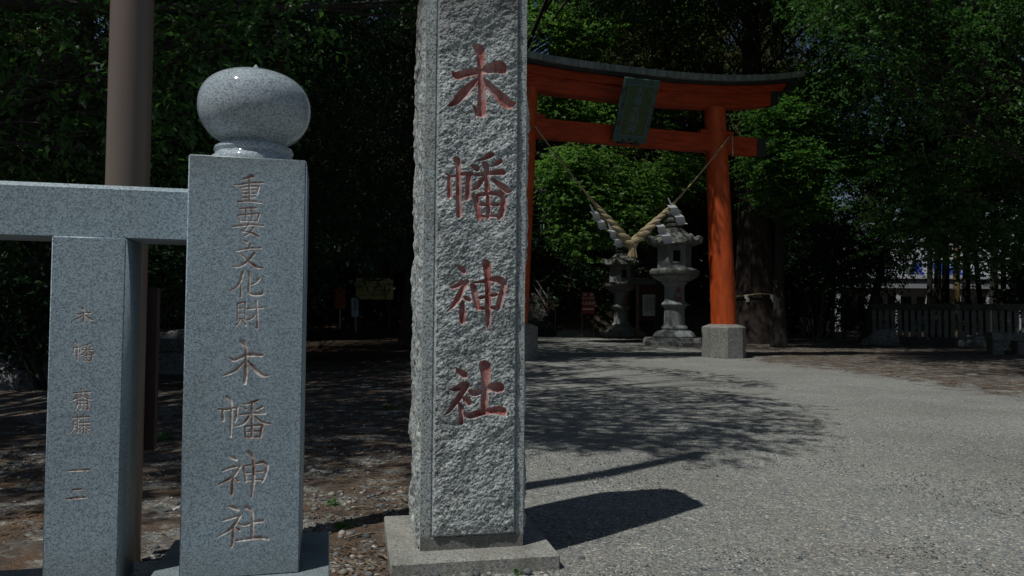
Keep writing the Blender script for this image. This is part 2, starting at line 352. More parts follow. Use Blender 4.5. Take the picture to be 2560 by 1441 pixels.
# ------------------------------------------------------------------ ground
def ss(a, b, x):
    t = np.clip((x - a) / (b - a), 0, 1); return t * t * (3 - 2 * t)
def hill(x, y):
    u = y - 41.5 + 0.25 * np.maximum(0, x)                        # bank behind the approach
    h = 9.6 * (1 - np.exp(-np.maximum(0, u) * 0.62 / 7.0)) * 1.0
    side = 1 - ss(9.0, 14.5, x)
    bank = 0.4 * ss(34, 42, y) * (1 - ss(-6, -3, x))
    return h * side + bank
def stair_gap(x, y):
    d = (y - 41.2) / 0.954; cx = 0.35 - 0.301 / 0.954 * (y - 41.2)
    return (np.abs(x - cx) < 2.3) & (y > 41.2) & (y < 57)
def axis(lo, hi, fine_lo, fine_hi, step, grow=1.12):
    a = list(np.arange(fine_lo, fine_hi, step)); s = step; v = fine_hi
    while v < hi: a.append(v); s *= grow; v += s
    a.append(hi); s = step; v = fine_lo - step
    b = []
    while v > lo: b.append(v); s *= grow; v -= s
    b.append(lo); return np.array(b[::-1] + a)
gx = axis(-260, 260, -9, 9, 0.12); gy = axis(-60, 420, 1.5, 14, 0.12, 1.05)
X, Y = np.meshgrid(gx, gy); Z = hill(X, Y)
Z = Z + 0.012 * fbm(X * 1.3, Y * 1.3, 0, 5, 3) * ss(60, 20, Y)
Z = Z + 0.25 * fbm(X * 0.4, Y * 0.4, 0, 9, 3) * ss(43, 48, Y) * (1 - ss(9, 14, X))
sg = stair_gap(X, Y); Z = np.where(sg, Z - 2.2, Z)
Z = np.minimum(Z, Z)
right_edge = np.interp(Y, [2, 9, 10.7, 14.8, 19.8, 23, 30, 36, 44], [9.5, 7.9, 7.3, 7.2, 6.2, 6.4, 5.6, 4.2, 3.4])
left_edge = np.interp(Y, [1.5, 3, 6, 12, 20, 41], [-0.55, -0.42, -0.2, -0.4, -0.9, -2.2])
soil = np.maximum(ss(-1.6, 2.6, X - right_edge), ss(-0.35, 0.35, left_edge - X)); soil = np.maximum(soil, ss(40.5, 42, Y))
soil = np.where(Y < 1.8, ss(0.5, -0.5, X), soil)
nxg, nyg = len(gx), len(gy)
I = np.arange(nxg * nyg).reshape(nyg, nxg)
me = np_mesh('ground', np.stack([X.ravel(), Y.ravel(), Z.ravel()], 1), [np.stack([I[:-1, :-1].ravel(), I[:-1, 1:].ravel(), I[1:, 1:].ravel(), I[1:, :-1].ravel()], 1)])
at = me.attributes.new('soil', 'FLOAT', 'POINT'); at.data.foreach_set('value', soil.ravel().astype(np.float32))
at = me.attributes.new('humus_shade', 'FLOAT', 'POINT'); at.data.foreach_set('value', np.maximum(ss(38, 42.5, Y), ss(9, 20, Y) * ss(-1.2, -3.0, X + 0.02 * Y)).ravel().astype(np.float32))
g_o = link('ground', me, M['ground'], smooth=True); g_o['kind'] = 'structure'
def gz(x, y): return float(hill(np.array(float(x)), np.array(float(y))))

# loose stones and litter
RS = np.random.default_rng(7)
_ico = None
def ico():
    global _ico
    if _ico is None:
        bm = bmesh.new(); bmesh.ops.create_icosphere(bm, subdivisions=1, radius=1.0)
        _ico = (np.array([v.co[:] for v in bm.verts]), np.array([[v.index for v in f.verts] for f in bm.faces])); bm.free()
    return _ico
def rot_z(a):
    c, s = np.cos(a), np.sin(a); z = np.zeros_like(c); o = np.ones_like(c)
    return np.stack([np.stack([c, -s, z], -1), np.stack([s, c, z], -1), np.stack([z, z, o], -1)], -2)
def scatter_stones(name, P, size, label):
    V0, F0 = ico(); n = len(P)
    sc = size[:, None] * RS.uniform(0.6, 1.3, (n, 3)); sc[:, 2] *= 0.6
    V = V0[None] * (1 + 0.22 * RS.standard_normal((n, len(V0), 1)).clip(-1.5, 1.5)) * sc[:, None, :]
    V = np.einsum('nij,nkj->nki', rot_z(RS.uniform(0, 6.28, n)), V) + P[:, None, :]
    Fa = (F0[None] + (np.arange(n) * len(V0))[:, None, None]).reshape(-1, 3)
    o = link(name, np_mesh(name, V.reshape(-1, 3), [Fa]), M['pebble'])
    return tag(o, label, None, None, 'stuff')
n = 26000
yy = 2.4 + 9 * RS.beta(1.1, 2.6, n); xx = RS.uniform(-0.75, 0.75, n) * yy
le = np.interp(yy, [1.5, 3, 6, 12, 20, 41], [-0.55, -0.42, -0.2, -0.4, -0.9, -2.2])
onleft = xx < le + 0.15 * RS.standard_normal(n)
patch = vnoise(xx * 1.7, yy * 1.7, 0, 3)
keep = (~onleft) | ((patch > -0.25 + 0.5 * RS.random(n) - 0.2) & (RS.random(n) < 0.6))
size = np.where(onleft, 0.006 + 0.020 * RS.random(n) ** 3.0, 0.003 + 0.0055 * RS.random(n) ** 2.5)
big = onleft & (RS.random(n) < 0.015); size[big] = RS.uniform(0.02, 0.036, big.sum())
few = (~onleft) & (RS.random(n) < 0.0025); size[few] = RS.uniform(0.009, 0.018, few.sum())
P = np.stack([xx, yy, size * 0.15], 1)[keep]
scatter_stones('gravel', P, size[keep], 'loose grey and tan stones strewn over the soil and gravel')
# a few stones heaped at the foot of the pillar's plinth
n = 60; tt = RS.random(n)
scatter_stones('pebbles', np.stack([-0.85 + 0.75 * tt + RS.normal(0, 0.1, n), 3.42 + 0.13 * tt + RS.normal(0, .05, n) - .05, np.full(n, 0.008)], 1), RS.uniform(0.009, 0.030, n), 'pale pebbles heaped along the front of the tall pillar plinth')
def flat_bits(name, P, L_, W_, label, matn):
    n = len(P); a = RS.uniform(0, 6.28, n); d = np.stack([np.cos(a), np.sin(a), RS.normal(0, 0.12, n)], 1); s = np.stack([-np.sin(a), np.cos(a), RS.normal(0, 0.3, n)], 1)
    V = np.stack([P - d * L_[:, None] / 2, P + s * W_[:, None] / 2, P + d * L_[:, None] / 2, P - s * W_[:, None] / 2], 1)
    o = link(name, np_mesh(name, V.reshape(-1, 3), [np.arange(4 * n).reshape(n, 4)]), M[matn])
    return tag(o, label, None, None, 'stuff')
n = 26000
yy = 2.3 + 12 * RS.beta(1.0, 2.0, n); xx = -0.2 - RS.random(n) * (0.75 * yy)
pt = fbm(xx * 1.4, yy * 2.4, 0, 8, 3); k = (pt > -0.15 + 0.6 * RS.random(n) - 0.2) & (xx < np.interp(yy, [1.5, 3, 6, 12, 20], [-0.6, -0.5, -0.25, -0.45, -0.9]))
xx, yy = xx[k], yy[k]; n = len(xx)
flat_bits('fallen_leaves', np.stack([xx, yy, 0.006 + 0.008 * RS.random(n)], 1), RS.uniform(0.02, 0.075, n), RS.uniform(0.003, 0.014, n), 'rust brown needles and leaf litter drifted over the shaded soil', 'litter')
n = 16000
yy = RS.uniform(10, 36, n); re = np.interp(yy, [2, 9, 10.7, 14.8, 19.8, 23, 30, 36, 44], [9.5, 7.9, 7.3, 7.2, 6.2, 6.4, 5.6, 4.2, 3.4]); xx = re + 0.4 + 14 * RS.random(n) ** 1.6
k = fbm(xx * 0.9, yy * 0.9, 0, 12, 3) > -0.3 + 0.6 * RS.random(n); xx, yy = xx[k], yy[k]; n = len(xx)
flat_bits('dry_leaves', np.stack([xx, yy, 0.012 + 0.01 * RS.random(n)], 1), RS.uniform(0.03, 0.12, n), RS.uniform(0.006, 0.03, n), 'dry brown leaf litter spread beyond the gravel under the trees', 'litter')

n = 260
yy = 3 + 20 * RS.random(n) ** 1.3; xx = np.interp(RS.random(n), [0, 1], [0, 1]) * 7.5 - 0.2
flat_bits('stray_leaves', np.stack([xx, yy, 0.010 + 0.006 * RS.random(n)], 1), RS.uniform(0.015, 0.06, n), RS.uniform(0.004, 0.02, n), 'single dry leaves and twig bits blown over the pale gravel', 'litter')
# ------------------------------------------------------------------ carving
def catmull(pts, k=4):
    P = np.array(pts, float)
    if len(P) < 3: return P
    Q = np.vstack([2 * P[0] - P[1], P, 2 * P[-1] - P[-2]]); out = []
    for i in range(1, len(Q) - 2):
        for t in np.linspace(0, 1, k, endpoint=False):
            a, b, c, d = Q[i - 1], Q[i], Q[i + 1], Q[i + 2]
            out.append(0.5 * (2 * b + (c - a) * t + (2 * a - 5 * b + 4 * c - d) * t * t + (3 * b - a - 3 * c + d) * t ** 3))
    out.append(Q[-2]); out = np.array(out); out[:, 2] = np.maximum(out[:, 2], 0.5); return out
def stroke_field(gx, gz, strokes):
    """inside-distance of a grid from a set of tapered brush strokes (x, z, r)"""
    D = np.full(gx.shape, -1.0)
    for s in strokes:
        s = np.asarray(s)
        for a, b in zip(s[:-1], s[1:]):
            rm = max(a[2], b[2]) + 0.002
            m = (gx > min(a[0], b[0]) - rm) & (gx < max(a[0], b[0]) + rm) & (gz > min(a[1], b[1]) - rm) & (gz < max(a[1], b[1]) + rm)
            if not m.any(): continue
            x = gx[m]; z = gz[m]; dx, dz = b[0] - a[0], b[1] - a[1]; l2 = dx * dx + dz * dz + 1e-12
            t = np.clip(((x - a[0]) * dx + (z - a[1]) * dz) / l2, 0, 1)
            D[m] = np.maximum(D[m], a[2] + (b[2] - a[2]) * t - np.hypot(x - a[0] - dx * t, z - a[1] - dz * t))
    return D
def place_strokes(strokes, ox, oy, sc, origin, th, smooth=4):
    """strokes traced on an enlarged view -> metres on the stone's own face"""
    a = np.array([math.cos(th), math.sin(th), 0]); n = np.array([math.sin(th), -math.cos(th), 0]); out = []
    for s in strokes:
        q = []
        for x, y, r in catmull(s, smooth):
            p = on_plane(ox + x / sc, oy + y / sc, origin, n); dist = np.dot(p - _C, _f0)
            q.append(((p - origin) @ a, p[2], r / sc * dist / F))
        out.append(q)
    return out
def fit(strokes, x0, y0, x1, y1, rs=1.0):
    P = np.array([p for s in strokes for p in s]); lo = P[:, :2].min(0); hi = P[:, :2].max(0)
    k = np.array([(x1 - x0), (y1 - y0)]) / (hi - lo); kr = k.mean() * rs
    return [[(x0 + (p[0] - lo[0]) * k[0], y0 + (p[1] - lo[1]) * k[1], p[2] * kr) for p in s] for s in strokes]
def grid_parts(xs, zs, Yd, charmask, names, shaft_mat, ch_mat, parent, base_name, field=None):
    """front face grid split into the plain stone and one child per carved character"""
    nx, nz = len(xs), len(zs); GX, GZ = np.meshgrid(xs, zs); V = np.stack([GX.ravel(), Yd.ravel(), GZ.ravel()], 1)
    I = np.arange(nx * nz).reshape(nz, nx); Q = np.stack([I[:-1, :-1].ravel(), I[:-1, 1:].ravel(), I[1:, 1:].ravel(), I[1:, :-1].ravel()], 1)
    cm = charmask.ravel()[Q].max(1)
    def sub(q):
        u, inv = np.unique(q, return_inverse=True); return V[u], inv.reshape(q.shape)
    v, f = sub(Q[cm < 0]); base = (v, f)
    if field is not None:
        v, f = sub(Q[cm == field]); link('rough_panel', np_mesh('rough_panel', v, [f]), shaft_mat, parent)
    for k in range(len(names)):
        q = Q[cm == k]
        if len(q):
            v, f = sub(q); link('carved_character', np_mesh('carved_character', v, [f]), ch_mat, parent)
    return base
def beveled_box_mesh(x0, x1, y0, y1, z0, z1, bev):
    b = MB().box(x0, x1, y0, y1, z0, z1); me = bpy.data.meshes.new('b'); me.from_pydata(b.v, [], b.f)
    bm = bmesh.new(); bm.from_mesh(me); bmesh.ops.bevel(bm, geom=list(bm.edges), offset=bev, segments=2, affect='EDGES')
    fr = [f for f in bm.faces if all(abs(v.co.y - y0) < 1e-5 for v in f.verts)]; bmesh.ops.delete(bm, geom=fr, context='FACES_ONLY')
    V = np.array([v.co[:] for v in bm.verts]); Fs = [[v.index for v in f.verts] for f in bm.faces]; bm.free(); return V, Fs
def join_grid_box(name, base, bx, mat_, parent):
    V1, F1 = base; V2, F2 = bx; V = np.vstack([V1, V2]); nb = len(V1); by = {}
    for f in F2: by.setdefault(len(f), []).append([i + nb for i in f])
    return link(name, np_mesh(name, V, [F1] + [np.array(v) for v in by.values()]), mat_, parent)

KI = [[(215, 60, 13), (225, 75, 13), (240, 110, 9), (240, 180, 9), (240, 250, 11), (232, 325, 9)], [(135, 165, 4), (165, 178, 9), (200, 165, 9), (260, 145, 11), (340, 148, 9)],
      [(225, 195, 6), (170, 245, 9), (95, 280, 2)], [(252, 190, 7), (300, 240, 12), (350, 275, 11), (390, 276, 2)]]
HATA = [[(120, 410, 8), (140, 435, 9), (147, 480, 8), (145, 580, 7), (143, 662, 5)], [(65, 490, 4), (110, 492, 7), (185, 478, 8)], [(92, 492, 7), (95, 530, 8), (95, 560, 8)], [(182, 480, 7), (180, 530, 7), (172, 565, 6)],
        [(320, 432, 5), (265, 452, 6), (215, 460, 2)], [(215, 472, 3), (238, 490, 7)], [(345, 475, 5), (310, 492, 5)], [(200, 525, 4), (270, 517, 6), (358, 513, 7)], [(278, 450, 7), (279, 560, 7), (278, 665, 6)],
        [(265, 530, 6), (225, 578, 7), (170, 600, 2)], [(295, 535, 5), (340, 572, 9), (400, 583, 2)], [(235, 603, 5), (240, 665, 6)], [(235, 600, 5), (340, 590, 8)], [(345, 592, 8), (330, 668, 6)], [(240, 632, 4), (335, 628, 5)], [(240, 668, 4), (330, 665, 5)]]
KAMI = [[(135, 785, 5), (155, 795, 10), (180, 808, 7)], [(93, 880, 4), (140, 860, 7), (195, 848, 9)], [(203, 852, 7), (150, 920, 9), (60, 970, 2)], [(160, 905, 7), (157, 960, 8), (152, 1025, 8)], [(168, 925, 4), (190, 945, 7)],
        [(225, 855, 5), (235, 900, 6), (240, 945, 7)], [(225, 852, 4), (300, 836, 6), (350, 825, 10), (373, 845, 9)], [(375, 850, 9), (362, 900, 8), (345, 945, 6)], [(240, 895, 4), (350, 882, 5)], [(240, 940, 4), (345, 935, 5)],
        [(255, 762, 12), (275, 785, 12), (290, 830, 8), (286, 950, 9), (275, 1048, 4)]]
YASHIRO = [[(135, 1103, 5), (165, 1112, 12), (190, 1128, 6)], [(93, 1195, 4), (150, 1175, 8), (200, 1160, 9)], [(202, 1165, 8), (150, 1240, 9), (60, 1300, 2)], [(160, 1235, 7), (158, 1320, 8), (148, 1358, 8)], [(168, 1235, 4), (198, 1256, 8)],
           [(195, 1215, 6), (230, 1222, 8), (290, 1203, 9), (345, 1193, 11)], [(245, 1108, 12), (265, 1125, 12), (280, 1160, 8), (280, 1240, 9), (277, 1310, 8)], [(180, 1322, 5), (225, 1312, 9), (330, 1300, 11), (375, 1308, 10)]]
JU = [[(250, 102, 3), (300, 88, 8), (335, 72, 14), (355, 78, 6)], [(190, 147, 3), (230, 146, 7), (320, 131, 7), (435, 128, 8)], [(240, 172, 4), (320, 161, 6), (400, 157, 7)], [(236, 166, 3), (255, 200, 6), (266, 226, 5)], [(402, 162, 7), (385, 226, 6)],
      [(262, 195, 4), (388, 190, 4)], [(268, 222, 4), (385, 221, 5)], [(262, 257, 5), (365, 251, 5)], [(220, 293, 5), (320, 285, 7), (425, 299, 6)], [(322, 90, 5), (322, 180, 7), (325, 290, 7)]]
YO = [[(240, 352, 6), (310, 345, 8), (380, 345, 7)], [(222, 408, 5), (400, 392, 6)], [(220, 403, 4), (245, 455, 6)], [(405, 396, 8), (390, 455, 5)], [(290, 358, 5), (295, 452, 5)], [(345, 360, 4), (345, 452, 5)], [(245, 455, 5), (390, 457, 5)],
      [(175, 505, 4), (240, 498, 8), (330, 488, 7), (440, 495, 7)], [(315, 475, 6), (290, 520, 7), (262, 543, 7)], [(262, 543, 6), (340, 560, 7), (400, 592, 5)], [(355, 512, 7), (320, 562, 6), (268, 590, 2)]]
BUN = [[(275, 622, 4), (300, 638, 9)], [(330, 655, 7), (318, 690, 4)], [(210, 712, 6), (320, 690, 7), (418, 688, 7)], [(362, 735, 9), (310, 795, 10), (240, 842, 9), (178, 850, 2)], [(245, 735, 4), (310, 800, 8), (380, 850, 12), (442, 858, 2)]]
KA = [[(262, 895, 11), (240, 980, 9), (200, 1030, 7), (150, 1058, 2)], [(247, 1000, 6), (248, 1105, 8)], [(315, 895, 9), (322, 950, 8), (318, 1070, 8), (370, 1085, 12), (430, 1080, 11), (437, 1045, 3)], [(402, 950, 12), (370, 985, 9), (325, 1008, 3)]]
ZAI = [[(220, 1165, 5), (220, 1312, 5)], [(220, 1165, 6), (285, 1152, 7)], [(287, 1158, 7), (285, 1305, 6)], [(222, 1208, 4), (283, 1203, 4)], [(222, 1252, 4), (283, 1248, 4)], [(222, 1300, 5), (283, 1297, 5)], [(238, 1312, 5), (205, 1358, 3)], [(262, 1312, 4), (290, 1352, 6)],
       [(300, 1212, 7), (370, 1203, 7), (432, 1200, 7)], [(380, 1140, 8), (387, 1250, 8), (388, 1375, 8), (362, 1358, 2)], [(385, 1240, 6), (345, 1290, 7), (285, 1312, 2)]]
SAI = [[(200, 632, 3), (206, 652, 4)], [(142, 663, 3), (200, 657, 4), (262, 653, 5)], [(200, 660, 3), (200, 692, 3)], [(178, 672, 3), (150, 702, 3)], [(225, 672, 3), (248, 692, 4)], [(196, 680, 3), (165, 700, 4), (128, 716, 2)], [(206, 680, 3), (240, 700, 5), (272, 706, 2)],
       [(175, 717, 4), (236, 714, 4)], [(178, 738, 3), (240, 735, 3)], [(176, 700, 3), (172, 740, 4), (160, 773, 3)], [(242, 705, 4), (247, 772, 5), (232, 764, 2)], [(198, 720, 3), (192, 773, 3)], [(219, 720, 3), (219, 773, 3)]]
TOH = [[(138, 830, 3), (195, 826, 4), (255, 824, 4)], [(173, 808, 3), (178, 846, 4)], [(217, 805, 3), (213, 846, 3)], [(146, 860, 3), (146, 900, 4), (124, 933, 2)], [(145, 858, 3), (174, 855, 4)], [(174, 857, 4), (173, 930, 4)], [(148, 880, 3), (172, 878, 3)], [(148, 902, 3), (172, 900, 3)],
       [(185, 866, 3), (252, 862, 4)], [(182, 888, 3), (254, 883, 4)], [(216, 850, 3), (215, 895, 3)], [(206, 890, 3), (180, 916, 2)], [(224, 890, 3), (258, 910, 3)], [(215, 900, 4), (213, 936, 4)], [(202, 912, 3), (184, 932, 2)], [(232, 908, 3), (250, 930, 3)]]
ICHI = [[(108, 1192, 5), (180, 1186, 6), (250, 1183, 7)]]
NI = [[(140, 1322, 5), (200, 1316, 6)], [(102, 1382, 5), (160, 1375, 6), (226, 1371, 7)]]
B_KI = [[(310, 85, 12), (350, 112, 40), (362, 160, 32), (361, 250, 27), (362, 330, 26), (369, 420, 31), (370, 500, 35), (366, 588, 33)], [(296, 520, 2), (318, 555, 12), (342, 592, 26)],
        [(148, 275, 6), (185, 308, 31), (250, 290, 30), (330, 275, 30)], [(360, 270, 30), (430, 256, 36), (490, 245, 47), (510, 250, 46), (535, 270, 24)],
        [(338, 330, 18), (270, 400, 34), (220, 450, 36), (170, 506, 26), (112, 538, 4)], [(385, 330, 12), (420, 380, 28), (480, 440, 37), (540, 498, 44), (578, 525, 34), (632, 506, 4)]]
B_HATA = [[(96, 1038, 5), (125, 1055, 14), (128, 1100, 20), (130, 1210, 21)], [(100, 1042, 5), (150, 1058, 14), (230, 1042, 15), (285, 1042, 20)], [(272, 1045, 22), (270, 1100, 23), (266, 1160, 22), (262, 1220, 22)], [(232, 1220, 3), (256, 1232, 14)],
          [(160, 922, 8), (185, 940, 27), (195, 1000, 22), (196, 1100, 22), (196, 1200, 22), (200, 1300, 24), (198, 1352, 23)],
          [(325, 945, 3), (380, 928, 16), (430, 902, 24), (448, 898, 18)], [(440, 985, 4), (480, 965, 18), (506, 946, 22)], [(295, 980, 10), (320, 995, 22), (335, 1008, 18)], [(300, 1050, 8), (350, 1046, 16), (430, 1035, 18), (500, 1028, 25), (530, 1030, 23)],
          [(382, 962, 14), (400, 985, 24), (405, 1040, 19), (406, 1100, 20), (412, 1158, 25)], [(388, 1062, 12), (360, 1100, 22), (328, 1140, 22), (300, 1160, 6)], [(445, 1075, 8), (480, 1105, 20), (530, 1145, 26), (565, 1170, 20), (608, 1160, 3)],
          [(302, 1195, 10), (325, 1225, 25), (335, 1290, 25), (355, 1365, 24)], [(320, 1205, 14), (400, 1190, 18), (480, 1186, 21), (520, 1196, 31)], [(535, 1220, 28), (527, 1290, 25), (512, 1345, 25), (500, 1370, 20)], [(418, 1200, 18), (420, 1280, 21), (418, 1368, 19)], [(355, 1270, 15), (490, 1270, 15)], [(360, 1358, 13), (490, 1352, 15)]]
B_KAMI = [[(190, 105, 3), (222, 132, 22), (252, 160, 25)], [(132, 281, 3), (170, 285, 20), (230, 255, 25), (272, 242, 26)], [(275, 246, 26), (235, 310, 24), (205, 370, 28), (165, 430, 20), (110, 490, 2)], [(238, 400, 12), (238, 440, 25), (240, 510, 27), (242, 558, 24)], [(250, 360, 8), (278, 375, 21), (298, 392, 14)],
          [(305, 260, 8), (330, 290, 27), (345, 370, 27), (362, 430, 24), (365, 460, 14)], [(320, 250, 8), (400, 240, 15), (480, 225, 23), (530, 225, 32), (570, 252, 32)], [(575, 262, 28), (560, 320, 27), (540, 390, 28), (525, 445, 25), (515, 460, 16)], [(360, 375, 13), (430, 360, 15), (510, 345, 17)], [(375, 455, 17), (450, 450, 15), (510, 450, 18)],
          [(415, 80, 18), (432, 102, 37), (440, 160, 31), (442, 240, 26), (444, 340, 26), (444, 450, 26), (446, 540, 24), (444, 590, 14), (444, 630, 2)]]
B_YASHIRO = [[(185, 925, 3), (220, 960, 25), (255, 985, 29)], [(148, 1100, 4), (190, 1095, 23), (250, 1065, 29), (272, 1066, 25)], [(270, 1075, 26), (230, 1140, 27), (180, 1210, 24), (130, 1275, 16), (92, 1308, 2)], [(212, 1210, 12), (228, 1245, 22), (229, 1300, 21), (228, 1365, 22)], [(240, 1160, 8), (272, 1185, 28), (295, 1208, 25)],
             [(292, 1110, 7), (330, 1130, 29), (400, 1110, 29), (480, 1085, 38), (530, 1086, 43), (552, 1098, 26)], [(395, 895, 24), (420, 922, 48), (425, 1000, 37), (420, 1100, 33), (416, 1200, 33), (412, 1278, 30)], [(250, 1285, 8), (290, 1310, 27), (380, 1286, 29), (460, 1272, 28), (530, 1266, 37), (560, 1276, 37)]]

TF = rad(13.6); AF = np.array([math.cos(TF), math.sin(TF), 0]); NF = np.array([math.sin(TF), -math.cos(TF), 0])
# ------------------------------------------------------------------ tall inscribed pillar
TP = rad(11.6); AP = np.array([math.cos(TP), math.sin(TP), 0]); NP = np.array([math.sin(TP), -math.cos(TP), 0])
pc = np.array([-0.181, 3.657, 0.0]); PW = 0.25; PD = 0.5; PH = 2.88
pil = empty('stone_pillar', pc, TP, 'tall rough granite pillar with four big red carved characters down its front', 'stone pillar')
sm = MB().box(-0.395, 0.395, -0.16, 0.66, -0.25, 0.07)
pl = sm.build('plinth', M['base'], pil, bevel=0.007)
# shaft: four tooled borders with split-faced fields between
def field_profile(u, z, zt, zb, hw, m):
    e = np.minimum(np.minimum(u + hw - m, hw - m - u), np.minimum(z - zb, zt - z)); return ss(0.0, 0.018, e), e
xs = np.linspace(-PW, PW, 251); zs = np.linspace(0.07, PH, 1240)
GX, GZ = np.meshgrid(xs, zs); ml, mr, mb = 0.056, 0.044, 0.068
e = np.minimum(np.minimum(GX + PW - ml, PW - mr - GX), np.minimum(GZ - 0.07 - mb, PH - 0.04 - GZ)); k = ss(-0.001, 0.008, e)
c35, s35 = math.cos(0.6), math.sin(0.6); QA = GX * c35 + GZ * s35; QB = -GX * s35 + GZ * c35
rough = 0.017 + 0.0070 * fbm(GX * 8, GZ * 9, 0, 21, 2) + 0.0027 * fbm(QA * 30, QB * 48, 0, 31, 3, 0.62) + 0.004 * ss(0.0, 0.05, e)
rough = np.maximum(rough - 0.0020 * np.abs(vnoise(QA * 70 + 9, QB * 110, 0, 77)) - 0.0011 * vnoise(QA * 170, QB * 220, 0, 78), 0.002)
chars = [place_strokes(B_KI, 1080, 90, 3.0, pc, TP), place_strokes(B_HATA, 1080, 90, 3.0, pc, TP), place_strokes(B_KAMI, 1080, 630, 3.2044, pc, TP), place_strokes(B_YASHIRO, 1080, 630, 3.2044, pc, TP)]
Yd = -rough * k; Yd = Yd + 0.0008 * vnoise(GX * 300, GZ * 300, 0, 3) * (1 - k); cm = np.full(GX.shape, -1); smoothY = -0.018 * k
for i, s in enumerate(chars):
    D = stroke_field(GX, GZ, s); ins = D > 0
    dep = 0.015 * np.tanh(np.maximum(D, 0) * 1.7 / 0.015)
    Yd = np.where(ins, np.where(D < 0.002, Yd * 0.5 + smoothY * 0.5, smoothY) + dep, Yd); cm[ins] = i
groove = ((e > -0.007) & (e < 0.0)); Yd = np.where(groove & (cm < 0), Yd + 0.005, Yd); cm[(e < 0.0) & (cm < 0)] = 9
base = grid_parts(xs, zs, Yd, np.where(cm == 9, -1, np.where(cm < 0, 9, cm)), chars, M['panel'], M['red_groove'], pil, 'shaft', 9)
# remaining three faces, bulging split stone
def side_grid(face):
    if face == 'back': u = np.linspace(-PW, PW, 40); hw = PW
    else: u = np.linspace(0, PD, 90); hw = None
    zz = np.linspace(0.07, PH, 620); Uu, Zz = np.meshgrid(u, zz)
    ee = np.minimum(Uu - u[0], u[-1] - Uu); ee = np.minimum(ee, Zz - 0.07 + 0.02); kk = ss(0.030, 0.048, ee); sd = {'l': 1, 'r': 2, 'back': 3}[face]
    b = kk * (0.012 + 0.016 * fbm(Uu * 6, Zz * 5, sd * 3.1, 41 + sd, 3, 0.55) + 0.006 * fbm(Uu * 30, Zz * 30, sd, 51, 2) + 0.004) 
    b = np.maximum(b, -0.006)
    if face == 'l': P = np.stack([-PW - b, Uu, Zz], -1)
    elif face == 'r': P = np.stack([PW + b, Uu, Zz], -1)
    else: P = np.stack([Uu, PD + b, Zz], -1)
    I = np.arange(Uu.size).reshape(Uu.shape); q = np.stack([I[:-1, :-1].ravel(), I[:-1, 1:].ravel(), I[1:, 1:].ravel(), I[1:, :-1].ravel()], 1)
    if face != 'r': q = q[:, ::-1]
    return P.reshape(-1, 3), q
Vs = []; Fq = []; nb = 0
for fc in ('l', 'r', 'back'):
    v, q = side_grid(fc); Vs.append(v); Fq.append(q + nb); nb += len(v)
t = 0.02
cap = np.array([(-PW, 0, PH), (PW, 0, PH), (PW, PD, PH), (-PW, PD, PH), (0, PD / 2, PH + 0.13)]); Vs.append(cap); tri = np.array([(0, 1, 4), (1, 2, 4), (2, 3, 4), (3, 0, 4)]) + nb
link('side_faces', np_mesh('side_faces', np.vstack(Vs), [np.vstack(Fq), tri]), M['panel'], pil)
link('border', np_mesh('border', base[0], [base[1]]), M['pillar'], pil)

# ------------------------------------------------------------------ gate post with ball finial
gp = np.array([-0.712, 2.010, 0.0])
post = empty('gate_post', gp, TF, 'polished granite gate post topped by an onion shaped stone ball, two sizes of carved characters', 'gate post')
ptop = 1.615
bx = beveled_box_mesh(-0.15, 0.15, 0.0, 0.30, 0.5, ptop, 0.003)
xs = np.linspace(-0.147, 0.147, 265); zs = np.linspace(0.503, ptop - 0.003, 960); GX, GZ = np.meshgrid(xs, zs)
chars = [place_strokes(s, 530, 420, 3.4316, gp, TF) for s in (JU, YO, BUN, KA, ZAI)] + [place_strokes(s, 520, 830, 2.53, gp, TF) for s in (KI, HATA, KAMI, YASHIRO)]
Yd = np.zeros(GX.shape); cm = np.full(GX.shape, -1)
for i, s in enumerate(chars):
    s = [[(a, b, r * 1.15 + 0.0008) for a, b, r in q] for q in s]
    D = stroke_field(GX, GZ, s); ins = D > 0; Yd = np.where(ins, np.minimum(D * 0.85, 0.0075), Yd); cm[ins] = i
base = grid_parts(xs, zs, Yd, cm, chars, M['granite'], M['groove'], post, 'shaft')
join_grid_box('shaft', base, bx, M['granite'], post)
MB().box(-0.23, 0.23, -0.08, 0.38, -0.1, 0.5).build('plinth', M['granite'], post, bevel=0.003)
fin = MB().lathe([(0.0, 0), (0.120, 0.0), (0.121, 0.012), (0.117, 0.022), (0.108, 0.028), (0.106, 0.034), (0.110, 0.044), (0.106, 0.054), (0.094, 0.060), (0.088, 0.066)], 64).build('finial_neck', M['ball'], post, smooth=True)
fin.location = (0, 0.15, ptop)
prof = [(0.086, 0.064), (0.098, 0.072), (0.122, 0.090), (0.142, 0.116), (0.153, 0.146), (0.1555, 0.175), (0.151, 0.203), (0.138, 0.229), (0.116, 0.250), (0.086, 0.265), (0.052, 0.2735), (0.033, 0.2768), (0.020, 0.2795), (0.0125, 0.2855), (0.0065, 0.293), (0.001, 0.300)]
pp = catmull([(r, z, 1) for r, z in prof], 5)
fb = MB().lathe([(p[0], p[1]) for p in pp], 96).build('finial_ball', M['ball'], post, smooth=True); fb.location = (0, 0.15, ptop)

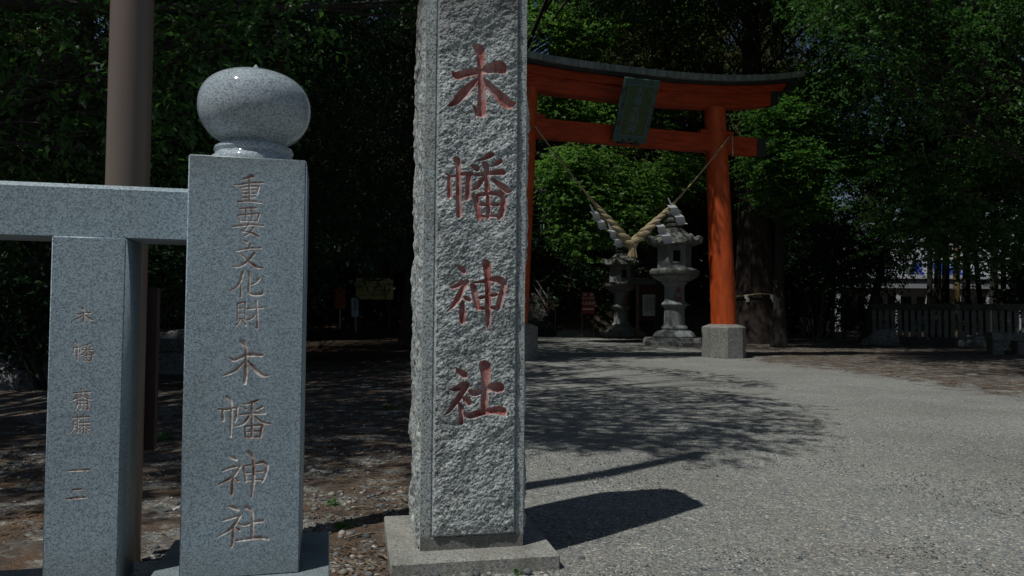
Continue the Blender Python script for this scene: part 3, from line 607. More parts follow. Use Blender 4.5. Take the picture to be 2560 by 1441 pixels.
# ------------------------------------------------------------------ stone fence beside it
fo = gp - AF * 0.15 + np.array([0, 0, 0])
fence = empty('stone_fence', fo, TF, 'low polished granite fence of a thick top rail on inscribed posts and a kerb', 'stone fence')
RY = 0.055
pr_ = [(RY, 1.393), (RY + .19, 1.393), (RY + .19, 1.532), (RY + .011, 1.532), (RY, 1.5205)]; rl_ = MB()
rl_.add([(-3.2, y, z) for y, z in pr_] + [(-.001, y, z) for y, z in pr_], [(i, (i + 1) % 5, 5 + (i + 1) % 5, 5 + i) for i in range(5)] + [(4, 3, 2, 1, 0), (5, 6, 7, 8, 9)])
rl_.f = [f[::-1] for f in rl_.f]; rl_.build('rail', M['granite'], fence)
def fence_post(cx, carve):
    w = 0.088; cy = RY - 0.006
    o = bpy.data.objects.new('post', None); COL.objects.link(o); o.parent = fence; o.location = (cx, cy, 0)
    bx = beveled_box_mesh(-w, w, 0.0, 0.178, 0.46, 1.392, 0.003)
    xs = np.linspace(-w + 0.003, w - 0.003, 160); zs = np.linspace(0.463, 1.389, 800); GX, GZ = np.meshgrid(xs, zs)
    Yd = np.zeros(GX.shape); cm = np.full(GX.shape, -1); chars = []
    if carve:
        org = fo + AF * cx - NF * cy
        SM = [fit(KI, 150, 85, 285, 180, 1.0), fit(HATA, 132, 315, 300, 442, 1.0), SAI, TOH, ICHI, NI]
        chars = [place_strokes(s, 130, 740, 2.721, org, TF) for s in SM]
        for i, s in enumerate(chars):
            s = [[(a, b, r * 1.2 + 0.0006) for a, b, r in q] for q in s]
            D = stroke_field(GX, GZ, s); ins = D > 0; Yd = np.where(ins, np.minimum(D * 0.9, 0.006), Yd); cm[ins] = i
    base = grid_parts(xs, zs, Yd, cm, chars, M['granite'], M['groove'], o, 'post')
    join_grid_box('post_shaft', base, bx, M['granite'], o); return o
fence_post(-0.246, True)
for i in range(1, 7): fence_post(-0.246 - 0.42 * i, False)
MB().box(-3.4, -0.081, -0.04, 0.34, -0.1, 0.455).build('kerb', M['kerb'], fence, bevel=0.008)

# ------------------------------------------------------------------ brown steel pole
pb = at_y(313, 700, 3.5); polx = np.array([pb[0], 3.5, 0])
pole = empty('steel_pole', polx, TF, 'tall round brown painted steel pole standing behind the granite fence', 'pole')
MB().lathe([(0.0945, 0), (0.0945, 1.0), (0.093, 3.0), (0.088, 8.6), (0.04, 8.62)], 40).build('shaft', M['brown_steel'], pole, smooth=True)
MB().box(-0.16, 0.125, 0.099, 0.147, 0.53, 1.31).build('back_plate', M['brown_dark'], pole, bevel=0.004)

# ------------------------------------------------------------------ torii gate
RB = np.array([6.079, 21.643, 0.0]); LB = np.array([0.087, 19.754, 0.0]); TM = (RB + LB) / 2; tv = RB - LB; TT = math.atan2(tv[1], tv[0])
TA = np.array([math.cos(TT), math.sin(TT), 0]); TN = np.array([math.sin(TT), -math.cos(TT), 0])
tor = empty('torii_gate', TM, TT, 'large vermilion shrine gate with curved dark roof and octagonal concrete feet', 'torii gate')
def tw(u, d, z): return TM + TA * u - TN * d + np.array([0, 0, z])
for s in (-1, 1):
    p8 = math.pi / 8
    pb8 = MB().lathe([(0.62, -0.2), (0.62, 0.86), (0.60, 0.885), (0.40, 0.955)], 8, p8); pb8.v = [(x + s * 3.16, y, z) for x, y, z in pb8.v]
    pb8.build('footing', M['concrete'], tor)
    pts = [(s * (3.17 - 0.30 * t), 0, 0.9 + 6.28 * t) for t in np.linspace(0, 1, 9)]
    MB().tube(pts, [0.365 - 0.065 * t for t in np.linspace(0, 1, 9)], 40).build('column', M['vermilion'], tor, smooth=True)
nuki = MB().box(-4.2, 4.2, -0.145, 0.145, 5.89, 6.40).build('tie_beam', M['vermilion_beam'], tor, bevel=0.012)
for s in (-1, 1):
    for t in (-1, 1):
        x = s * 2.9 + t * 0.40
        MB().box(x - 0.14, x + 0.14, -0.10, 0.10, 6.404, 6.53).build('wedge', M['vermilion_beam'], tor, bevel=0.01)
def rise(u): return 0.57 * np.abs(u / 5.8) ** 2.6
def curved(name, L_, y0, y1, z0, z1, m, over=0.0, taper=0.0, n=48, z1b=None):
    us = np.linspace(-1, 1, n); b = MB(); V = []
    for q in us:
        u = q * L_; r = rise(u)
        ext = over * q
        V += [(u, y0, z0 + r), (u, y1, z0 + r), (u + ext, y1, (z1 if z1b is None else z1b) + r), (u + ext, y0, (z1 if z1b is None else z1b) + r)]
        if z1b is not None: V += [(u + ext, 0.0, z1 + r)]
    k = 4 if z1b is None else 5; Fs = []
    for i in range(n - 1):
        a = i * k; c = a + k
        order = [0, 1, 2, 3] if k == 4 else [0, 1, 2, 4, 3]
        for j in range(k):
            p, q2 = order[j], order[(j + 1) % k]; Fs.append((a + p, c + p, c + q2, a + q2))
    order = [0, 1, 2, 3] if k == 4 else [0, 1, 2, 4, 3]
    Fs += [tuple(order), tuple((n - 1) * k + j for j in order[::-1])]
    b.add(V, Fs); return b.build(name, m, tor)
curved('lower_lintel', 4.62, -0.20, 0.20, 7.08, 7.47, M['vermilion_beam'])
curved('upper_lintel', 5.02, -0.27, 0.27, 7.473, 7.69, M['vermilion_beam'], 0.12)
def end_cap(u0, u1, d, z0, z1, bend=True):
    V = []
    for u in (u0, u1):
        r = float(rise(u)) if bend else 0.0
        V += [(u, -d, z0 + r), (u, d, z0 + r), (u, d, z1 + r), (u, -d, z1 + r)]
    Fs = [(0, 1, 2, 3), (7, 6, 5, 4), (0, 4, 5, 1), (1, 5, 6, 2), (2, 6, 7, 3), (3, 7, 4, 0)]
    if u1 < u0: Fs = [f[::-1] for f in Fs]
    MB().add(V, [f[::-1] for f in Fs]).build('beam_end', M['black_paint'], tor)
for s in (-1, 1):
    end_cap(s * 4.623, s * 4.90, 0.201, 7.08, 7.47); end_cap(s * 5.145, s * 5.42, 0.271, 7.473, 7.69); end_cap(s * 4.203, s * 4.50, 0.146, 5.89, 6.40, False)
curved('eave', 5.36, -0.40, 0.40, 7.692, 7.76, M['eave'], 0.14)
curved('roof', 5.55, -0.50, 0.50, 7.763, 8.06, M['copper'], 0.12, z1b=7.94)
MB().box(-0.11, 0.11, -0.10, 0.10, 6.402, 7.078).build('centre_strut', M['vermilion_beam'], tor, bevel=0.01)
# name tablet, leaning forward over the beams
tab = bpy.data.objects.new('name_tablet', None); COL.objects.link(tab); tab.parent = tor; tab.location = (0.0, -0.24, 5.93); tab.rotation_euler = (rad(29), 0, 0)
TH = 1.72; TW = 0.51
MB().box(-TW, TW, -0.045, 0.045, 0, TH).build('tablet_frame', M['bronze'], tab, bevel=0.01)
MB().box(-TW + 0.13, TW - 0.13, -0.056, -0.0465, 0.20, TH - 0.16).build('tablet_panel', M['bronze_panel'], tab)
fr = MB()
for x0, x1, z0, z1 in ((-TW + .12, -TW + .14, .19, TH - .15), (TW - .14, TW - .12, .19, TH - .15), (-TW + .14, TW - .14, .19, .21), (-TW + .14, TW - .14, TH - .17, TH - .15)): fr.box(x0, x1, -0.07, -0.0465, z0, z1)
fr.build('tablet_beading', M['bronze_text'], tab)
for i, ch in enumerate('木幡大明神'):
    lettering('lettering', ch, 0.27, M['bronze_text'], tab, (-0.02, -0.0585, TH - 0.34 - i * 0.25), extrude=0.002)
for x, z in ((-.42, .5), (-.42, 1.0), (-.42, 1.42), (.43, .5), (.43, 1.0), (.43, 1.42), (0, .09)):
    bo = MB().lathe([(0.05, 0), (0.045, 0.02), (0.02, 0.035)], 16).build('boss', M['brown_dark'], tab, smooth=True); bo.rotation_euler = (math.pi / 2, 0, 0); bo.location = (x, -0.046, z)
for x in (-0.2, 0.2):
    MB().box(x - 0.11, x + 0.11, -0.07, 0.1, -0.055, -0.003).box(x - 0.035, x + 0.035, -0.085, -0.0465, -0.055, 0.07).build('bracket', M['black_paint'], tab)

# ------------------------------------------------------------------ straw rope with paper streamers
rope = empty('straw_rope', TM, TT, 'twisted straw rope hanging in a V between the red columns, tied in a tassel', 'straw rope')
RYF = -0.42
def rope_side(u0, z0, sag):
    A = np.array([u0, RYF * 0.8, z0]); B = np.array([-0.01, RYF, 3.10]); N_ = 150; pts = []; rs = []
    for t in np.linspace(0, 1, N_):
        p = A + (B - A) * t; p[2] -= sag * 4 * t * (1 - t); pts.append(p); rs.append(0.020 + 0.098 * ss(0.42, 0.92, np.array(t)) ** 1.2)
    b = MB(); pts = np.array(pts)
    for k in range(3):
        st = []; rr = []; ph = 0.0
        for i, p in enumerate(pts):
            d = pts[min(i + 1, N_ - 1)] - pts[max(i - 1, 0)]; d /= np.linalg.norm(d); u = np.cross(d, [0, 1, 0]); u /= np.linalg.norm(u); w = np.cross(d, u)
            R_ = float(rs[i]); ph += (0.055 / (R_ + 0.03)) * (1 if u0 > 0 else -1)
            a = ph * 0.55 + k * 2 * math.pi / 3; st.append(p + (u * math.cos(a) + w * math.sin(a)) * R_ * 0.55); rr.append(R_ * 0.6)
        b.tube(st, rr, 8)
    return b.build('rope_strand', M['straw'], rope, smooth=True)
rope_side(-2.75, 6.12, 0.10); rope_side(3.12, 6.30, 0.16)
MB().tube([(3.19, -0.40, 6.33), (3.26, -0.30, 6.2), (3.27, -0.3, 5.75)], 0.016, 6).build('rope_tail', M['straw'], rope, smooth=True)
kn = MB().lathe([(0.03, 0.24), (0.11, 0.2), (0.135, 0.1), (0.13, 0.02), (0.115, -0.03)], 20); kn.v = [(x, y * 0.8, z) for x, y, z in kn.v]; kn = kn.build('knot', M['straw'], rope, smooth=True); kn.location = (0.03, RYF, 2.98)
ts = MB(); rr_ = random.Random(3)
for i in range(70):
    a = rr_.uniform(0, 6.28); r = 0.105 * math.sqrt(rr_.random()); x, y = r * math.cos(a), r * math.sin(a)
    ts.tube([(0.03 + x * .9, RYF + y, 3.0), (0.03 + x * 1.35, RYF + y * 1.3, 2.76 + rr_.uniform(-.02, .03))], 0.014, 4)
ts.build('tassel', M['straw'], rope)
def streamer(u, z, W_, drift, steep, label, seed):
    o = bpy.data.objects.new('paper_streamer', None); COL.objects.link(o); r2 = random.Random(seed)
    p = tw(u, RYF - 0.03, z); o.location = tuple(p); o.rotation_euler = (0, 0, TT)
    tag(o, label, 'paper streamer', 'zigzag paper streamers on the big rope')
    b = MB(); x = 0.0; zz = -0.24 * steep; y = 0.0; V = []
    b.add([(-0.02, 0, 0.05), (0.02, 0, 0.05), (drift * .45 + 0.03, 0, zz + 0.02), (drift * .45 - 0.03, 0, zz + 0.02)], [(0, 1, 2, 3)])
    x = drift * .45
    n = 4
    for i in range(n):     # each leaf of the zigzag: a bent sheet
        dx = drift * (0.52 if i % 2 == 0 else 0.38); h = 0.20 * steep; w = W_ * (1 + 0.08 * i); pts = []
        for j in range(5):
            t = j / 4; yb = 0.05 * math.sin(t * 3.14) * (1 if i % 2 else -1) + y
            pts += [(x - w / 2 + dx * t, yb, zz - h * t - 0.03 * t), (x + w / 2 + dx * t, yb + 0.03, zz - h * t + 0.02)]
        b.add(pts, [(2 * j, 2 * j + 1, 2 * j + 3, 2 * j + 2) for j in range(4)]); x += dx; zz -= h * 0.92; y += 0.02
    m = b.build('paper_sheet', M['paper'], o, smooth=False)
    so = m.modifiers.new('s', 'SOLIDIFY'); so.thickness = 0.004
    return o
streamer(-1.22, 4.07, 0.20, 0.20, 0.58, 'white zigzag paper streamer highest on the rope at the tall pillar side', 1)
streamer(-0.69, 3.60, 0.21, 0.18, 0.56, 'white zigzag paper streamer hanging closest to the tassel on the pillar side of the rope', 2)
streamer(0.73, 3.84, 0.25, 0.21, 0.66, 'white zigzag paper streamer hanging in front of the large lantern roof', 3)
streamer(1.10, 4.38, 0.25, 0.23, 0.66, 'white zigzag paper streamer highest on the rope, nearest the sunlit red column', 4)

# ------------------------------------------------------------------ stone lanterns
def lantern(name, loc, rz, label):
    o = empty(name, loc, rz, label, 'stone lantern', 'stone lanterns by the steps')
    hexp = math.pi / 6
    b = MB(); rr2 = random.Random(5)
    x1, y1 = 1.12, 1.05
    V = []
    for z, k in ((-0.1, 1.02), (0.12, 1.03), (0.30, 0.98)):
        for a in np.linspace(0, 2 * math.pi, 28, endpoint=False):
            c, s = math.cos(a), math.sin(a); q = 1 / max(abs(c) / x1, abs(s) / y1); V.append((c * q * k * rr2.uniform(.96, 1.03), s * q * k * rr2.uniform(.96, 1.03), z + rr2.uniform(-.015, .015)))
    Fs = [(i * 28 + k, i * 28 + (k + 1) % 28, (i + 1) * 28 + (k + 1) % 28, (i + 1) * 28 + k) for i in range(2) for k in range(28)] + [tuple(56 + k for k in range(28)), tuple(range(28))[::-1]]
    b.add(V, Fs).build('base_slab', M['rock'], o)
    n = 48; lot = MB(); pr = [(0.80, 0.29), (0.82, 0.36), (0.74, 0.50), (0.60, 0.585), (0.45, 0.60)]
    V = []
    for r, z in pr:
        for k in range(n):
            a = 2 * math.pi * k / n; V.append((r * (1 + 0.05 * abs(math.sin(a * 6))) * math.cos(a), r * (1 + 0.05 * abs(math.sin(a * 6))) * math.sin(a), z))
    lot.add(V, [(i * n + k, i * n + (k + 1) % n, (i + 1) * n + (k + 1) % n, (i + 1) * n + k) for i in range(len(pr) - 1) for k in range(n)] + [tuple((len(pr) - 1) * n + k for k in range(n))])
    lot.build('lotus_base', M['lantern'], o, smooth=True)
    sh = MB().lathe([(0.50, 0.598), (0.53, 0.68), (0.50, 0.76), (0.43, 0.80), (0.415, 0.90), (0.40, 1.45), (0.42, 1.52), (0.49, 1.56), (0.52, 1.63), (0.49, 1.70), (0.43, 1.74), (0.405, 1.80), (0.40, 2.35), (0.43, 2.42), (0.50, 2.47), (0.52, 2.54)], 40).build('column', M['lantern'], o, smooth=True)
    for z, ch in ((2.16, '奉'), (1.84, '納')): lettering('lettering', ch, 0.28, M['red_ink'], o, (0.10, -0.412, z), (math.pi / 2, 0, 0.24), 0.004)
    MB().lathe([(0.52, 2.542), (0.64, 2.58), (0.86, 2.72), (0.93, 2.76), (0.93, 2.79)], 6, 0).build('platform_underside', M['lantern'], o)
    lp = MB(); V = []
    pr = [(0.93, 2.792), (0.985, 2.86), (0.985, 2.98), (0.90, 3.07), (0.72, 3.09)]
    for r, z in pr:
        for k in range(n):
            a = 2 * math.pi * k / n; hx = math.cos(math.pi / 6) / math.cos((a % (math.pi / 3)) - math.pi / 6); f = r * (0.5 + 0.5 * hx) * (1 + 0.045 * abs(math.sin(a * 9))); V.append((f * math.cos(a), f * math.sin(a), z))
    lp.add(V, [(i * n + k, i * n + (k + 1) % n, (i + 1) * n + (k + 1) % n, (i + 1) * n + k) for i in range(len(pr) - 1) for k in range(n)] + [tuple((len(pr) - 1) * n + k for k in range(n))])
    lp.build('carved_platform', M['lichen'], o, smooth=True)
    # fire box: six walls round openings
    fb_ = MB(); R_ = 0.68; hz0, hz1 = 3.092, 3.98
    fb_.lathe([(R_, hz0), (R_, hz0 + 0.16)], 6, 0); fb_.lathe([(R_, hz1 - 0.16), (R_, hz1)], 6, 0)
    for k in range(6):
        a = k * math.pi / 3; p = np.array([math.cos(a), math.sin(a)]) * (R_ - .01); q = np.array([math.cos(a + math.pi / 3), math.sin(a + math.pi / 3)]) * (R_ - .01); d = (q - p) / np.linalg.norm(q - p); nn = np.array([-d[1], d[0]]) * 0.07
        for s0, s1 in ((0, .2), (.48, .68)) if k % 3 == 1 else ((0, .68),):
            c = [p + d * s0, p + d * s1, p + d * s1 + nn, p + d * s0 + nn]; V = [(x[0], x[1], hz0 + .155) for x in c] + [(x[0], x[1], hz1 - .155) for x in c]
            fb_.add(V, [(0, 3, 2, 1), (4, 5, 6, 7), (0, 1, 5, 4), (1, 2, 6, 5), (2, 3, 7, 6), (3, 0, 4, 7)])
    fb_.build('fire_box', M['lantern'], o)
    wf = MB()
    yb = -R_ * math.cos(math.pi / 6)
    for x0, x1, z0, z1 in ((-.22, -.16, 3.27, 3.84), (.16, .22, 3.27, 3.84), (-.16, .16, 3.27, 3.33), (-.16, .16, 3.78, 3.84)): wf.box(x0, x1, yb - .03, yb + .02, z0, z1)
    wf.build('window_frame', M['lantern'], o)
    # roof with curled corners
    rf = MB(); V = []; n2 = 72
    for r, z, cu in ((0.60, 3.982, 0), (0.92, 3.99, 0.4), (1.04, 4.06, 0.9), (1.02, 4.20, 1.0), (0.80, 4.30, 0.5), (0.56, 4.46, 0.15), (0.36, 4.66, 0), (0.24, 4.74, 0)):
        for k in range(n2):
            a = 2 * math.pi * k / n2; c = abs(math.cos(a * 3)) ** 6; f = r * (1 - 0.10 * (1 - c) * cu) ; V.append((f * math.cos(a), f * math.sin(a), z + 0.16 * c * cu))
    rf.add(V, [(i * n2 + k, i * n2 + (k + 1) % n2, (i + 1) * n2 + (k + 1) % n2, (i + 1) * n2 + k) for i in range(7) for k in range(n2)] + [tuple(7 * n2 + k for k in range(n2)), tuple(range(n2))[::-1]])
    r_o = rf.build('roof', M['lichen'], o, smooth=True)
    for k in range(6):
        a = k * math.pi / 3; c, s = math.cos(a), math.sin(a); b = MB()
        pts = []
        for t in np.linspace(0, 1, 16):
            an = t * 5.2; rr3 = 0.15 - 0.10 * t; pts.append(((0.95 + rr3 * math.sin(an)) * c, (0.95 + rr3 * math.sin(an)) * s, 4.27 + rr3 * (-math.cos(an)) * 1.0))
        b.tube(pts, [0.085 - 0.03 * t for t in np.linspace(0, 1, 16)], 8); b.build('corner_scroll', M['lichen'], r_o, smooth=True)
    MB().lathe([(0.24, 4.742), (0.33, 4.78), (0.34, 4.86), (0.28, 4.90), (0.27, 4.93), (0.36, 4.98), (0.37, 5.06), (0.26, 5.12), (0.22, 5.15), (0.29, 5.22), (0.31, 5.32), (0.25, 5.42), (0.12, 5.52), (0.02, 5.62)], 32).build('jewel_finial', M['lichen'], o, smooth=True)
    return o
l1 = lantern('stone_lantern', (6.55, 30.3, 0), rad(-4), 'large grey stone lantern on a rough slab, standing closer to the sunlit red column')
l2 = copy_tree(l1); l2.location = (5.86, 40.2, 0); l2.rotation_euler = (0, 0, rad(6)); l2.scale = (0.97, 0.97, 0.95)
l2['label'] = 'stone lantern farther back, seen right under the rope tassel beside the notice board'

# ------------------------------------------------------------------ steps up the bank
SA = np.array([-0.301, 0.954]); SX = np.array([0.954, 0.301])
stairs = empty('stone_stairs', (0.25, 41.2, 0), TT, 'long flight of grey stone steps climbing the dark bank', 'stairs')
st = MB(); nst = 52; rise_, go = 0.165, 0.29
for i in range(nst): st.box(-2.1, 2.1, i * go, i * go + go + 0.06, i * rise_ - 0.6, (i + 1) * rise_)
st.build('steps', M['shady'], stairs)
for s in (-1, 1):
    b = MB(); x0, x1 = (2.1, 2.38) if s > 0 else (-2.38, -2.1); Lr = nst * go; Hr = nst * rise_
    b.add([(x0, -0.3, -0.4), (x1, -0.3, -0.4), (x1, Lr, Hr - .4), (x0, Lr, Hr - .4), (x0, -0.3, 0.18), (x1, -0.3, 0.18), (x1, Lr, Hr + .35), (x0, Lr, Hr + .35)], [(0, 3, 2, 1), (4, 5, 6, 7), (0, 1, 5, 4), (1, 2, 6, 5), (2, 3, 7, 6), (3, 0, 4, 7)])
    b.build('side_wall', M['shady'], stairs)
    h = bpy.data.objects.new('handrail', None); COL.objects.link(h); h.parent = stairs
    xm = (x0 + x1) / 2
    MB().tube([(xm, -0.1, 1.42), (xm, Lr, Hr + 1.35)], 0.035, 8).build('top_rail', M['steel'], h, smooth=True)
    MB().tube([(xm, -0.1, 0.85), (xm, Lr, Hr + 0.8)], 0.028, 8).build('mid_rail', M['steel'], h, smooth=True)
    for i in range(7):
        y = -0.1 + i * (Lr / 6.2); z = y * rise_ / go; MB().tube([(xm, y, z), (xm, y, z + 1.45)], 0.04, 8).build('rail_post', M['steel'], h, smooth=True)

# ------------------------------------------------------------------ signs and notice boards
def panel_lines(b, x0, x1, z0, z1, n, y, hgt, seed=0, vertical=False):
    r = random.Random(seed)
    for i in range(n):
        t = (i + .5) / n; z = z1 + (z0 - z1) * t
        if vertical: x = x0 + (x1 - x0) * t; b.box(x - hgt, x + hgt, y, y + .004, z0 + r.uniform(0, .3) * (z1 - z0), z1)
        else: b.box(x0, x0 + (x1 - x0) * r.uniform(.6, 1), y, y + .004, z - hgt, z + hgt)
    return b
def sz(px0, px1, Y): return abs(px1 - px0) / F * Y
# no smoking sign
p = at_y(1470, 845, 38.6); sg1 = empty('warning_sign', (p[0], 38.6, 0), rad(8), 'red no smoking sign board with white writing on thin dark legs', 'sign')
w = sz(1453, 1486, 38.6) / 2; z0 = at_y(1470, 785, 38.6)[2]; z1 = at_y(1470, 731, 38.6)[2]
MB().box(-w, w, -0.02, 0.02, z0, z1).build('board', M['red_board'], sg1, bevel=0.005)
for s in (-1, 1): MB().box(s * w * .9 - .025, s * w * .9 + .025, 0.021, 0.06, -0.2, z1 - .1).build('leg', M['brown_dark'], sg1)
H_ = z1 - z0
for xx_, ch in ((-w * .5, '禁'), (w * .5, '煙')): lettering('lettering', ch, H_ * .17, M['paper'], sg1, (xx_, -0.023, z1 - H_ * .13), extrude=.002)
lettering('lettering', 'NO SMOKING', H_ * .095, M['paper'], sg1, (0, -0.023, z1 - H_ * .285), extrude=.002)
lettering('lettering', '火気厳禁', H_ * .165, M['paper'], sg1, (0, -0.023, z1 - H_ * .52), extrude=.002)
MB().box(-w * .86, w * .86, -0.024, -0.0205, z0 + H_ * .19, z0 + H_ * .25).build('small_print', M['paper'], sg1)
# notice board with little roof
p = at_y(1612, 845, 39.2); nb_ = empty('notice_board', (p[0] - .05, 39.2, 0), rad(8), 'roofed wooden notice board with one pale blue sheet between the lanterns', 'notice board')
zt = at_y(1600, 706, 39.2)[2]
for x in (-0.35, 0.85): MB().box(x - .07, x + .07, -.07, .07, -.2, zt - .08).build('post', M['wood'], nb_, bevel=.006)
MB().box(-0.28, 0.78, -0.03, 0.03, 0.9, zt - .12).build('back_board', M['dark_wood'], nb_)
a0 = at_y(1607, 737, 39.2)[2]; a1 = at_y(1607, 790, 39.2)[2]
sheet = MB().box(-0.08, 0.66, -0.045, -0.0305, a1, a0).build('notice_sheet', M['pale_board'], nb_)
panel_lines(MB(), -0.0, 0.6, a1 + .1, a0 - .1, 8, -0.0495, .012, 3, True).build('small_print', M['ink'], sheet)
rf = MB(); V = [(-0.95, -.6, zt - .12), (1.35, -.6, zt - .12), (1.35, .6, zt - .12), (-0.95, .6, zt - .12), (-0.75, 0, zt + .22), (1.15, 0, zt + .22)]
rf.add(V, [(0, 1, 5, 4), (2, 3, 4, 5), (1, 2, 5), (3, 0, 4), (0, 3, 2, 1)]); rf.build('roof', M['lichen'], nb_)
# yellow board
p = at_y(935, 840, 39.0); yb_ = empty('signboard', (p[0], 39.0, 0), rad(-4), 'wide dull yellow information board on dark posts under the trees', 'signboard')
w = sz(888, 982, 39) / 2; z0 = at_y(935, 749, 39)[2]; z1 = at_y(935, 696, 39)[2]
bd = MB().box(-w, w, -.03, .03, z0, z1).build('board', M['yellow_board'], yb_, bevel=.006)
for s in (-1, 1): MB().box(s * w * .8 - .05, s * w * .8 + .05, .032, .13, -.2, z1 + .05).build('post', M['dark_wood'], yb_)
b = panel_lines(MB(), 0.0 - w * .1, w * .92, z0 + .15, z1 - .25, 10, -.0345, .012, 6); b.box(-w * .4, w * .4, -.0345, -.0305, z1 - .14, z1 - .07); panel_lines(b, -w * .9, -w * .25, z0 + .15, z1 - .3, 6, -.0345, .014, 9); b.build('small_print', M['ink'], bd)
# red-brown sign on a white pole
p = at_y(849, 825, 40.0); rs_ = empty('pole_sign', (p[0], 40.0, 0), rad(-6), 'small red brown square sign on a thin white pole', 'sign')
w = sz(835, 864, 40) / 2; z0 = at_y(849, 773, 40)[2]; z1 = at_y(849, 722, 40)[2]
MB().box(-w, w, -.02, .02, z0, z1).build('board', M['brown_board'], rs_, bevel=.005)
MB().tube([(0, .05, -.2), (0, .05, z1 + .04)], .045, 10).build('pole', M['blue_board'], rs_, smooth=True)
# blue name stake with small gable
p = at_y(890, 832, 38.0); bs_ = empty('marker_stake', (p[0], 38.0, 0), rad(-4), 'pale blue narrow marker stake with a tiny gable roof, leaning slightly', 'sign')
bs_.rotation_euler = (0, rad(-3), rad(-4))
w = sz(878, 895, 38) / 2; z0 = at_y(890, 792, 38)[2]; z1 = at_y(890, 745, 38)[2]
bd = MB().box(-w, w, -.03, .03, z0, z1).build('board', M['blue_board'], bs_)
MB().box(-.06, .06, .032, .12, -.2, z1).build('post', M['steel'], bs_)
panel_lines(MB(), -.08, .1, z0 + .15, z1 - .1, 2, -.0345, .02, 5, True).build('small_print', M['ink'], bd)
MB().add([(-w - .1, -.12, z1 - .08), (0, -.12, z1 + .16), (w + .1, -.12, z1 - .08), (-w - .1, .14, z1 - .08), (0, .14, z1 + .16), (w + .1, .14, z1 - .08), (-w - .1, -.12, z1 - .13), (0, -.12, z1 + .1), (w + .1, -.12, z1 - .13), (-w - .1, .14, z1 - .13), (0, .14, z1 + .1), (w + .1, .14, z1 - .13)],
         [(0, 1, 4, 3), (1, 2, 5, 4), (6, 9, 10, 7), (7, 10, 11, 8), (0, 6, 7, 1), (1, 7, 8, 2), (3, 4, 10, 9), (4, 5, 11, 10), (0, 3, 9, 6), (2, 8, 11, 5)]).build('gable_roof', M['dark_wood'], bs_)

# ------------------------------------------------------------------ rocks and small stones
def rock(name, loc, size, seed, label, m='rock', cat='rock', group=None):
    bm = bmesh.new(); bmesh.ops.create_icosphere(bm, subdivisions=4, radius=1.0); V = np.array([v.co[:] for v in bm.verts]); Fa = np.array([[v.index for v in f.verts] for f in bm.faces]); bm.free()
    V = V * (1 + 0.28 * fbm(V[:, 0] * 1.3, V[:, 1] * 1.3, V[:, 2] * 1.3 + seed, seed, 3) + 0.05 * fbm(V[:, 0] * 6, V[:, 1] * 6, V[:, 2] * 6, seed + 3, 3))[:, None] * np.array(size)
    o = link(name, np_mesh(name, V, [Fa]), M[m], smooth=True); o.location = loc; return tag(o, label, cat, group)
rock('boulder', (-7.9, 12.3, 0.0), (1.7, 1.0, 0.62), 3, 'broad low grey mound of rock beside the small inscribed fence post')
rock('boulder', (-7.15, 16.0, 0.45), (0.42, 0.4, 0.32), 5, 'pale rounded stone set on top of rocks behind the brown pole')
rock('boulder', (-7.3, 16.0, 0.05), (0.75, 0.6, 0.45), 8, 'dark boulder carrying the pale rounded stone')
so = empty('stone_box', (-6.62, 14.5, 0), rad(10), 'small low grey stone box with flat lid by the rocks', 'stone box')
MB().box(-.32, .32, -.25, .25, -.05, .42).build('body', M['lantern'], so, bevel=.01); MB().box(-.37, .37, -.3, .3, .422, .66).build('lid', M['lichen'], so, bevel=.02)

# ------------------------------------------------------------------ stone fence, bench and rocks across the yard
A_ = np.array([16.2, 34.0]); B_ = np.array([22.6, 30.6]); dv = B_ - A_; LF = np.hypot(*dv); fa = math.atan2(dv[1], dv[0])
yf = empty('picket_fence', (A_[0], A_[1], 0), fa, 'long shaded stone picket fence at the far edge of the yard', 'fence')
LF2 = LF + 5
MB().box(0, LF2, -.13, .13, 1.52, 1.80).build('rail', M['shady'], yf, bevel=.02); MB().box(0, LF2, -.2, .2, -.1, .34).build('kerb', M['shady'], yf, bevel=.02)
i = 0; x = 0.16; proto = None
while x < LF2 - .1:
    if proto is None: proto = MB().box(-.085, .085, -.085, .085, .342, 1.518).build('picket', M['lichen'], yf, bevel=.012); q = proto
    else: q = proto.copy(); COL.objects.link(q); q.parent = yf
    q.location = (x, 0, 0); x += 0.255
pb_ = ground(2522, 887); bn = empty('stone_bench', (pb_[0] + .15, pb_[1] + .25, 0), rad(-6), 'squat moss-grown stone bench on two thick slab legs', 'bench')
MB().box(-.62, 1.3, -.26, .26, .44, .72).build('seat', M['lichen'], bn, bevel=.02)
for x in (-.42, .35, 1.05): MB().box(x - .17, x + .17, -.22, .22, -.05, .438).build('leg', M['lichen'], bn, bevel=.02)
rock('boulder', (18.8, 30.0, 0.1), (1.0, .6, .5), 11, 'long grey rock lying before the stone picket fence, next to the bench')
rock('boulder', (16.0, 32.6, 0.1), (.75, .5, .6), 13, 'dark squat rock near the far end of the stone picket fence')

